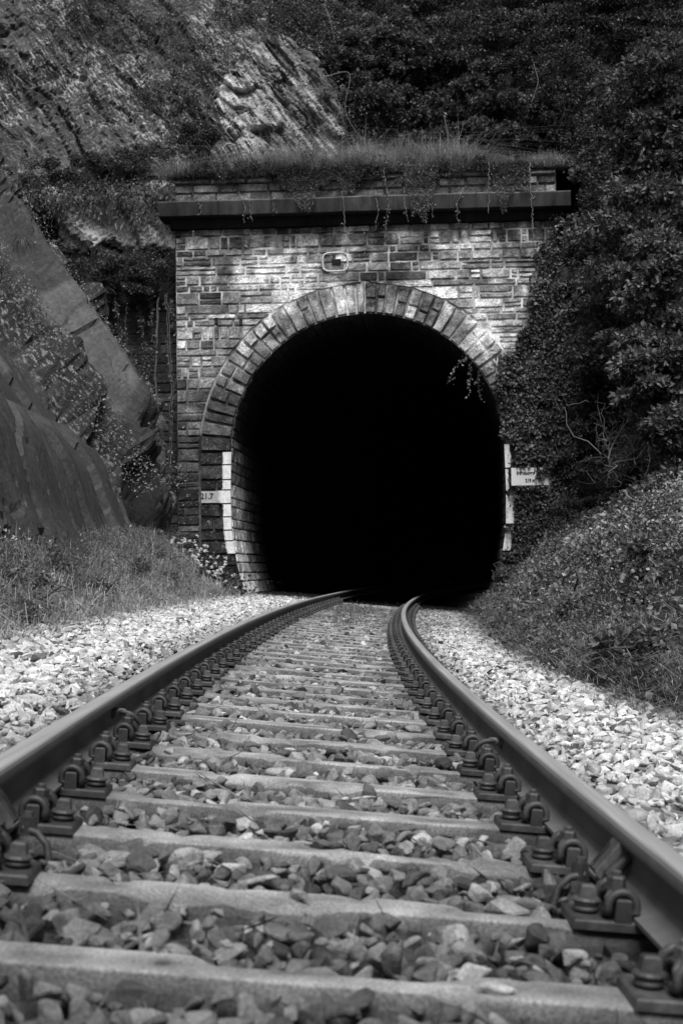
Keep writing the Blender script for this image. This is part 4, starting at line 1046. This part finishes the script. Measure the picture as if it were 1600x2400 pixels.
mb = MB(); leaves(mb, P - IB, rng.normal(0, .45, (m, 3)) + np.array([0, -.45, -.8]), rng.uniform(.035, .085, m), np.clip(.085 * rng.lognormal(0, .55, m) * (.5 + .9 * vn(P * 2, 4)), .006, .3), .85, .15)
mb.build('leaves', M['leaf'], iv)
st = MB()
for q in range(14):
    x = random.uniform(1215, 1310); a = WM(*WP(x, random.uniform(1250, 1350)), .05); b = WM(*WP(x + random.uniform(-50, 20), random.uniform(560, 900)), .05); st.tube(wander(a, b, 18, .25) - IB, np.linspace(.015, .004, 18), 5, .06)
st.build('stems', M['twig'], iv)

# ------------------------------------------------------------------ shrubs
G1 = 'shrubs on the slope above the portal'; G2 = 'bushes on the slope right of the portal'; G3 = 'scrub on the left cliff top'
def on_back(px, py, lift=.35):
    p = None
    for Y in np.arange(29.5, 42, .1):
        p = at_Y(px, py, Y)
        if p[1] >= back_Y(p[0], p[2], False) - lift: return p
    return p
HPOS = {0: 'far left', 1: 'left', 2: 'middle', 3: 'right', 4: 'far right'}
rowsv = [(-20, 8), (75, 8), (165, 8), (250, 7), (325, 6)]
rn = ['top row', 'second row down', 'third row down', 'fourth row down', 'lowest row by the grass']
for r_, (py, cnt) in enumerate(rowsv):
    for c_ in range(cnt):
        px = 800 + (1590 - 800) * (c_ + .5) / cnt + random.uniform(-22, 22) + (18 if r_ % 2 else -18)
        if r_ == 4 and px < 930: continue
        p = on_back(px, py + random.uniform(-18, 18), .5)
        k = ss(800, 1100, px)
        if random.random() < .12: continue
        shrub('hill_shrub', p, (.72, .5, random.uniform(.42, .62)), 2600, random.choice([.065, .08, .1]), (.10 * (1 - k) + .060 * k) * random.uniform(.5, 1.5), 'dark shrub above the portal, %s of the %s' % (ORD(c_ + 1), rn[r_]), group=G1, clumps=13)
# sparser bright scrub between outcrop and shrubs
for i_, (px, py, s_, lb) in enumerate(((800, 60, .12, 'pale thin scrub above and right of the slate outcrop, upper one'), (840, 160, .09, 'pale thin scrub right of the slate outcrop, middle one'), (800, 260, .10, 'tangled pale scrub right of the slate outcrop, lowest one'), (700, 15, .12, 'grey scrub hanging over the top of the slate outcrop'))):
    shrub('scrub', on_back(px, py, .4), (.75, .45, .5), 2600, .045, s_, lb, group='thin scrub beside the outcrop', clumps=14)
for i_, (px, py, rr, s_, lb) in enumerate(((330, 60, .9, .12, 'speckled scrub on the upper left rock, top centre one'), (450, 130, .8, .11, 'speckled scrub left of the slate outcrop'), (390, 230, .7, .07, 'dark scrub in the hollow left of the slate outcrop'), (230, 20, .7, .12, 'speckled scrub at the top edge, left of the others'), (560, 20, .7, .09, 'scrub at the top edge above the slate outcrop'), (470, 320, .55, .05, 'low dark scrub at the left foot of the outcrop'),
        (60, 415, .6, .08, 'grassy scrub on the left ledge, leftmost'), (160, 400, .55, .06, 'dark scrub on the left ledge, second from the left'), (260, 385, .55, .065, 'dark scrub on the left ledge, third from the left'), (350, 375, .5, .07, 'scrub at the right end of the left ledge, next to the parapet'),
        (40, 520, .6, .10, 'pale leaved bush above the head of the smooth slabs'), (110, 600, .5, .06, 'bush at the head of the slab edge'))):
    shrub('scrub', on_back(px, py, .35), (rr, .4, rr * .55), 2600, .045 if s_ > .06 else .055, s_, lb, group=G3, clumps=15)
for i_, (px, py, rr, s_, lb) in enumerate(((185, 640, .5, .055, 'leafy bush on top of the dark side wall, left one'), (275, 630, .55, .065, 'leafy bush on top of the dark side wall, middle one'), (365, 640, .5, .06, 'leafy bush on top of the dark side wall, touching the portal'), (240, 690, .35, .05, 'small drooping bush below the left bush of the side wall'), (330, 690, .35, .055, 'small drooping bush below the middle bush of the side wall'))):
    shrub('wall_bush', at_Y(px, py, 28.9), (rr, .45, rr * .62), 3200, .055, s_, lb, group='bushes on the side wall', clumps=15, stems=4)
for i_, (px, py, rr, s_, lb) in enumerate(((470, 395, .26, .05, 'small dark tuft of weeds on the left end of the parapet'), (545, 400, .34, .06, 'dark leafy weed sprawling over the left part of the parapet'), (610, 398, .3, .07, 'dark leafy weed on the parapet right of the sprawling one'), (720, 385, .3, .14, 'pale weed clump on the parapet left of its middle'), (860, 395, .42, .13, 'shaggy pale weed clump over the middle of the parapet'), (950, 405, .40, .15, 'shaggiest pale weed clump hanging right of the parapet middle'), (1050, 395, .36, .11, 'weed clump over the parapet left of the bare stones'), (1130, 390, .3, .11, 'weed clump beside the bare right end of the parapet'))):
    u_, v_ = WP(px, py); shrub('parapet_weed', WM(u_, v_ - .05, .02), (rr * 1.3, .28, rr * .8), 1500, .04, s_, lb, group='weeds on the parapet', clumps=12, out=(0, -.8, .3), stems=3)
# right side slope, nearer and larger leaves
RB = [(1480, 470, 27, .9, .030), (1470, 400, 25, .9, .035), (1560, 350, 22, .8, .040), (1425, 660, 27, .7, .022), (1420, 590, 25, .8, .040), (1530, 520, 22, .9, .05), (1430, 770, 26, .6, .024), (1450, 700, 23, .75, .052),
      (1550, 660, 20, .75, .058), (1425, 890, 26, .6, .026), (1440, 830, 23.5, .7, .042), (1540, 800, 20, .75, .055), (1410, 1000, 25.8, .5, .025), (1430, 950, 24, .6, .028), (1560, 900, 19.5, .6, .045), (1372, 1090, 25.8, .5, .03), (1590, 200, 22, .8, .04), (1500, 250, 25, .9, .028), (1430, 320, 28, .8, .022), (1590, 1010, 18.5, .4, .04)]
hw = lambda py: 'high up' if py < 420 else ('above arch height' if py < 650 else ('at arch height' if py < 880 else 'low on the slope'))
for i_, (px, py, Y, rr, s_) in enumerate(RB):
    vw = 'beside the portal ivy' if px < 1400 else ('in the middle of the right slope' if px < 1500 else 'at the right picture edge')
    shrub('slope_bush', at_Y(px, py, Y), (rr, rr * .8, rr * .85), 5200, (.06, .075, .09)[i_ % 3], s_ * (1.7 if px < 1440 else 2.3), 'bushy dark foliage %s, %s, %s' % (vw, hw(py), ['fine leaved', 'broad leaved', 'loose and ragged', 'dense and rounded'][i_ % 4]), group=G2, clumps=24, out=(-.5, -1, .4))
# small-leaved cover on the right slope and behind
n = 60000; Yq = rng.uniform(14, 30, n); dq = rng.uniform(-.6, 9, n); P = right_P(Yq, dq); keep = fbm(P * 1.2, 3, 101) > .36; P = P[keep] + rng.normal(0, .08, (keep.sum(), 3)); m = len(P)
g = MB(); leaves(g, P, unit(m) + np.array([-.6, -.5, -.3]), rng.uniform(.05, .1, m), np.clip(.032 * rng.lognormal(0, .5, m), .004, .2), .75)
n = 90000; X = rng.uniform(-1.2, 8, n); z = rng.uniform(3, 16, n); keep = (X > 3.9) | (z > 8.4); X, z = X[keep], z[keep]; P = V3(X, back_Y(X, z) - rng.random(len(X)) * .25, z); keep = fbm(P * 1.3, 3, 102) > .36; P = P[keep]; m = len(P)
leaves(g, P, unit(m) + np.array([0, -.7, -.4]), rng.uniform(.04, .09, m), np.clip((.07 * (1 - ss(0, 3, P[:, 0])) + .026) * rng.lognormal(0, .5, m), .004, .2), .7)
g.build('creeping_ivy', M['leaf'], label='ivy and creepers covering the steep slope behind the bushes', cat='ivy', kind='stuff')
# speckle of small plants and dead grass on the upper left rock
n = 70000; X = rng.uniform(-9.5, -1.0, n); z = rng.uniform(6.6, 15.5, n); pt_ = fbm(V3(X * 1.1, z * 1.1, 0), 4, 103); ledge = np.exp(-((z - 8.55) / .4) ** 2)
keep = rng.random(n) < np.clip((pt_ - .42) * 3.5, 0, 1) + ledge; X, z, ledge = X[keep], z[keep], ledge[keep]; P = V3(X, back_Y(X, z) - .03 - .1 * rng.random(len(X)), z); m = len(P)
g = MB(); leaves(g, P + np.array([0, -.25, 0]), unit(m) + np.array([.2, -.6, -.5]), rng.uniform(.025, .06, m) * (1 + ledge), np.clip(.085 * rng.lognormal(0, .65, m) * (1 - .35 * ledge), .008, .4), .5)
n = 6000; X = rng.uniform(-9, -3.2, n); z = 8.5 - .05 * (X + 6) + rng.normal(0, .25, n) - .3 * (X < -6.5); P = V3(X, back_Y(X, z) - .12, z); D = rng.normal(0, .35, (n, 3)) + np.array([0, -.5, -1.]); leaves(g, P, D, rng.uniform(.08, .24, n), .12 * rng.lognormal(0, .6, n), .05)
n = 8500; Yq = rng.uniform(23, 27.8, n); wq = rng.uniform(.8, 8.5, n); e_ = rng.random(n)
Yq = np.where(e_ < .55, 25.2 + rng.normal(0, .18, n), 27.2 + rng.normal(0, .3, n)); P = cliffP(Yq, wq, .45 + rng.random(n) * .55 + .65 * (e_ >= .55) - .4 * (wq < 2.2) * (e_ >= .55)); leaves(g, P, unit(n, .2) + np.array([.3, -.5, -.1]), rng.uniform(.02, .055, n), np.clip(.20 * rng.lognormal(0, .6, n), .01, .4), .6)
n = 9000; X, z = bx(640, 200); k_ = rng.normal(0, 1, (n, 2)); X = X + k_[:, 0] * 1.15; z = z + k_[:, 1] * 1.4; rr_ = np.hypot(k_[:, 0], k_[:, 1]); q_ = rng.random(n) < .08 + .9 * ss(.85, 1.25, rr_ + (fbm(V3(X * 2, z * 2, 0), 3, 181) - .5) * 1.2)
X, z = X[q_], z[q_]; P = V3(X, back_Y(X, z, False) - .25 - .35 * rng.random(len(X)), z); leaves(g, P, unit(len(X)) + np.array([0, -.5, -.4]), rng.uniform(.03, .07, len(X)), np.clip(.09 * rng.lognormal(0, .6, len(X)), .01, .4), .6)
g.build('rock_plants', M['leaf'], label='small cushions, lichens and dead grass scattered over the left rock faces', cat='small plants', kind='stuff')

# ------------------------------------------------------------------ tufts, flowers, sticks, stump
def tuft(px, py, Y, n, L, shade, label, droop=.9):
    p = at_Y(px, py, Y); e = empty('grass_tuft', p, label, 'grass tuft', 'single grass tufts'); mb = MB()
    for q in range(n * 2):
        a = random.gauss(0, .75); l_ = L * random.uniform(.25, .95); x, y = math.sin(a) * l_, -abs(math.cos(a)) * l_ * .5; dr_ = droop * random.uniform(.3, 1.1); o_ = rng.normal(0, .035, 3)
        P = np.array([[0, 0, 0], [x * .4, y * .5, l_ * .35], [x * .85, y * .9, l_ * (.3 - .4 * dr_)], [x * 1.05, y, -l_ * dr_ * .8]]) + o_
        mb.tube(P, [.004, .004, .003, .001], 3, shade * random.uniform(.4, 1.7), cap=False)
    mb.build('blades', M['grassm'], e)
tuft(368, 990, 28.5, 70, .22, .22, 'round pale grass tuft growing out of the dark side wall')
tuft(1358, 640, 26.4, 110, .5, .10, 'grey tuft of dead grass hanging among the bushes right of the portal')
tuft(390, 455, 28.6, 90, .32, .20, 'bright grass tuft beside the left end of the cornice', .2)
tuft(50, 575, 26.5, 90, .3, .10, 'large drooping grass tuft at the head of the left slabs')
def flowers(px, py, Y, rx, rz, n, label):
    p = at_Y(px, py, Y); e = empty('flowering_plant', p, label, 'flowering plant', 'white flowering plants at the cliff foot'); mb = MB()
    P = rng.normal(0, 1, (n, 3)) * np.array([rx, .14, rz]) * .5; P[:, 2] -= P[:, 0] * .45
    leaves(mb, P, unit(n, .4) + np.array([0, -.5, 0]), rng.uniform(.05, .1, n), .05 * rng.lognormal(0, .5, n), .8); mb.build('foliage', M['leaf'], e)
    k = max(8, n // 12); fl = MB(); Q = P[:k] + np.array([0, -.24, .09])
    for q in Q:
        c = q + rng.normal(0, .011, (9, 3)); 
        for w_ in c: fl.disc(w_, [(0, .012), (.016, .006), (.016, -.002), (0, -.008)], 5, random.uniform(.6, .85))
    fl.build('flower_heads', M['petal'], e, kind='stuff')
flowers(455, 1312, 26.6, .75, .32, 900, 'leafy plant with many small white flower heads against the left portal foot')
flowers(505, 1350, 26.2, .4, .2, 420, 'smaller white flowering plant right beside the tunnel jamb')
flowers(205, 1335, 20.0, .25, .14, 130, 'few white flowers in the grass below the smooth slab')
flowers(165, 1330, 20.0, .12, .12, 60, 'tiny white flowering sprig left in the grass below the slab')
def stick(name, pts, Y, r, shade, label, cat, group=None, n=16):
    P = np.array([at_Y(a, b, Y if np.isscalar(Y) else Y[i]) for i, (a, b) in enumerate(pts)]); t = np.linspace(0, len(P) - 1, n)
    Q = np.stack([np.interp(t, range(len(P)), P[:, k]) for k in range(3)], -1); Q[1:-1] += rng.normal(0, .006, (n - 2, 3))
    for _ in range(4): Q[1:-1] = (Q[:-2] + 2 * Q[1:-1] + Q[2:]) / 4
    e = MB(); e.tube(Q - P[0], np.linspace(r, r * .5, n), 6, shade); o = e.build(name, M['twig'], smooth=True, label=label, cat=cat, group=group); o.location = P[0]
GS = 'dead sticks and stalks lying about'
stick('dry_stalk', ((448, 1425), (462, 1400), (455, 1372), (450, 1385)), 25.0, .008, .35, 'pale looped dry stalk before the left portal foot, right one', 'stalk', GS)
stick('dry_stalk', ((442, 1422), (452, 1400), (440, 1370)), 25.1, .007, .33, 'pale dry stalk before the left portal foot, left one', 'stalk', GS)
stick('fallen_stick', ((308, 1402), (330, 1418), (356, 1434)), 19.2, .03, .40, 'thick pale broken stick lying in the left grass', 'stick', GS)
stick('fallen_stick', ((292, 1372), (300, 1362), (312, 1356)), 20, .012, .03, 'thin dark forked stick in the left grass', 'stick', GS)
stick('dead_branch', ((1462, 1150), (1470, 1165), (1498, 1180)), 19, .022, .30, 'short pale branch stub on the upper right bank', 'branch', GS)
stick('dead_branch', ((1404, 1262), (1412, 1240), (1432, 1224), (1436, 1200)), 20, .012, .28, 'thin pale bent branch on the middle of the right bank', 'branch', GS)
stick('dead_branch', ((1450, 1200), (1456, 1190), (1475, 1175)), 19, .01, .28, 'small pale twig above the bent branch on the right bank', 'branch', GS)
stick('dead_branch', ((1266, 1276), (1280, 1268), (1278, 1248)), 25, .012, .25, 'grey twig near the right foot of the portal', 'branch', GS)
stick('dead_branch', ((1500, 1500), (1502, 1478)), 12, .012, .5, 'short white stub standing in the right bank creepers', 'branch', GS)
stick('dead_branch', ((1480, 1450), (1520, 1440), (1545, 1424)), 12.5, .010, .3, 'straight pale stick at the right edge of the bank', 'branch', GS)
stick('dead_branch', ((1360, 1448), (1362, 1436), (1372, 1440), (1380, 1444)), 14, .012, .5, 'bright curled twig in the dark hollow of the right bank', 'branch', GS)
stick('dry_stalk', ((1208, 1450), (1209, 1420)), 18, .009, .5, 'pale upright stalk behind the wooden stump', 'stalk', GS)
stick('dead_branch', ((1120, 1438), (1135, 1428)), 22, .02, .015, 'short black branch at the edge of the right ballast', 'branch', GS)
# bare brushwood on the right bank
bs = empty('brushwood', at_Y(1490, 1110, 20.5), 'tangle of bare grey branches on the upper right bank', 'bare bush'); SB_ = np.array(bs.location); st = MB()
for q in range(80):
    a = at_Y(random.uniform(1400, 1590), random.uniform(1040, 1140), random.uniform(19.6, 20.8)); ln = random.uniform(.35, 1.1); an = random.gauss(.5, .8)
    b = a + np.array([math.sin(an) * ln, random.uniform(-.2, .2), math.cos(an) * ln]); P = wander(a, b, 9, .18); st.tube(P - SB_, np.linspace(random.uniform(.005, .012), .002, 9), 5, random.uniform(.05, .20))
    if random.random() < .6: c = P[5]; st.tube(wander(c, c + rng.normal(0, .25, 3), 6, .06) - SB_, np.linspace(.006, .002, 6), 4, .12)
st.build('branches', M['twig'], bs, smooth=True)
# thin bare stems in the shrubs
for i_, (q, Y, lb) in enumerate((((( 760, 180), (830, 160), (800, 260), (850, 330)), 30.5, 'long bent bare stem right of the outcrop'), (((745, 300), (790, 285), (800, 240), (770, 215)), 30.6, 'curled pale bramble stem above the portal grass'), (((1250, 150), (1262, 190), (1245, 240)), 30.2, 'pale bare stem hanging in the shrubs above the portal'), (((1040, 270), (1050, 320)), 30.2, 'short pale stem above the portal grass'), (((1470, 880), (1495, 910), (1490, 930)), 22, 'arched bare stem in the right bushes'), (((760, 10), (775, 50), (785, 100)), 31.5, 'twisted pale stem at the top edge beside the outcrop'))):
    stick('bare_stem', q, Y, .007, .2, lb, 'stem', 'bare stems among the shrubs')
# wooden stump and peg in the right shoulder
sp_ = at_Y(1217, 1484, 17.6); sp_[2] = ground_z(sp_[0], sp_[1]) ; e = empty('stump', sp_, 'short weathered wooden stump at the foot of the right bank', 'stump')
an = np.linspace(0, 2 * math.pi, 14, endpoint=False); mb = MB(); zz = [-.05, .05, .12, .165]; P = np.array([[( (.082 + .012 * math.sin(3 * a + 1) + .006 * math.sin(7 * a)) * (1.06 - .4 * z) * math.cos(a), (.08 + .01 * math.sin(4 * a)) * math.sin(a), z + (.008 * math.sin(5 * a) if z > .16 else 0)) for a in an] for z in zz])
i = np.arange(P.shape[0] * 14).reshape(-1, 14); j = np.roll(i, -1, 1); mb.add(P.reshape(-1, 3), np.stack([i[:-1], j[:-1], j[1:], i[1:]], -1).reshape(-1, 4), .07); mb.add(P[-1], [tuple(range(14))], .13); mb.build('wood', M['twig'], e)
pg = tp(15.4, 1.10, -.02); e = empty('marker_peg', pg, 'small rusty iron peg standing in the pale right ballast', 'peg'); MB().disc((0, 0, 0), [(.018, -.05), (.018, .055), (.028, .058), (.028, .078), (.02, .086), (0, .086)], 10, .05).build('pin', M['iron'], e, smooth=False)
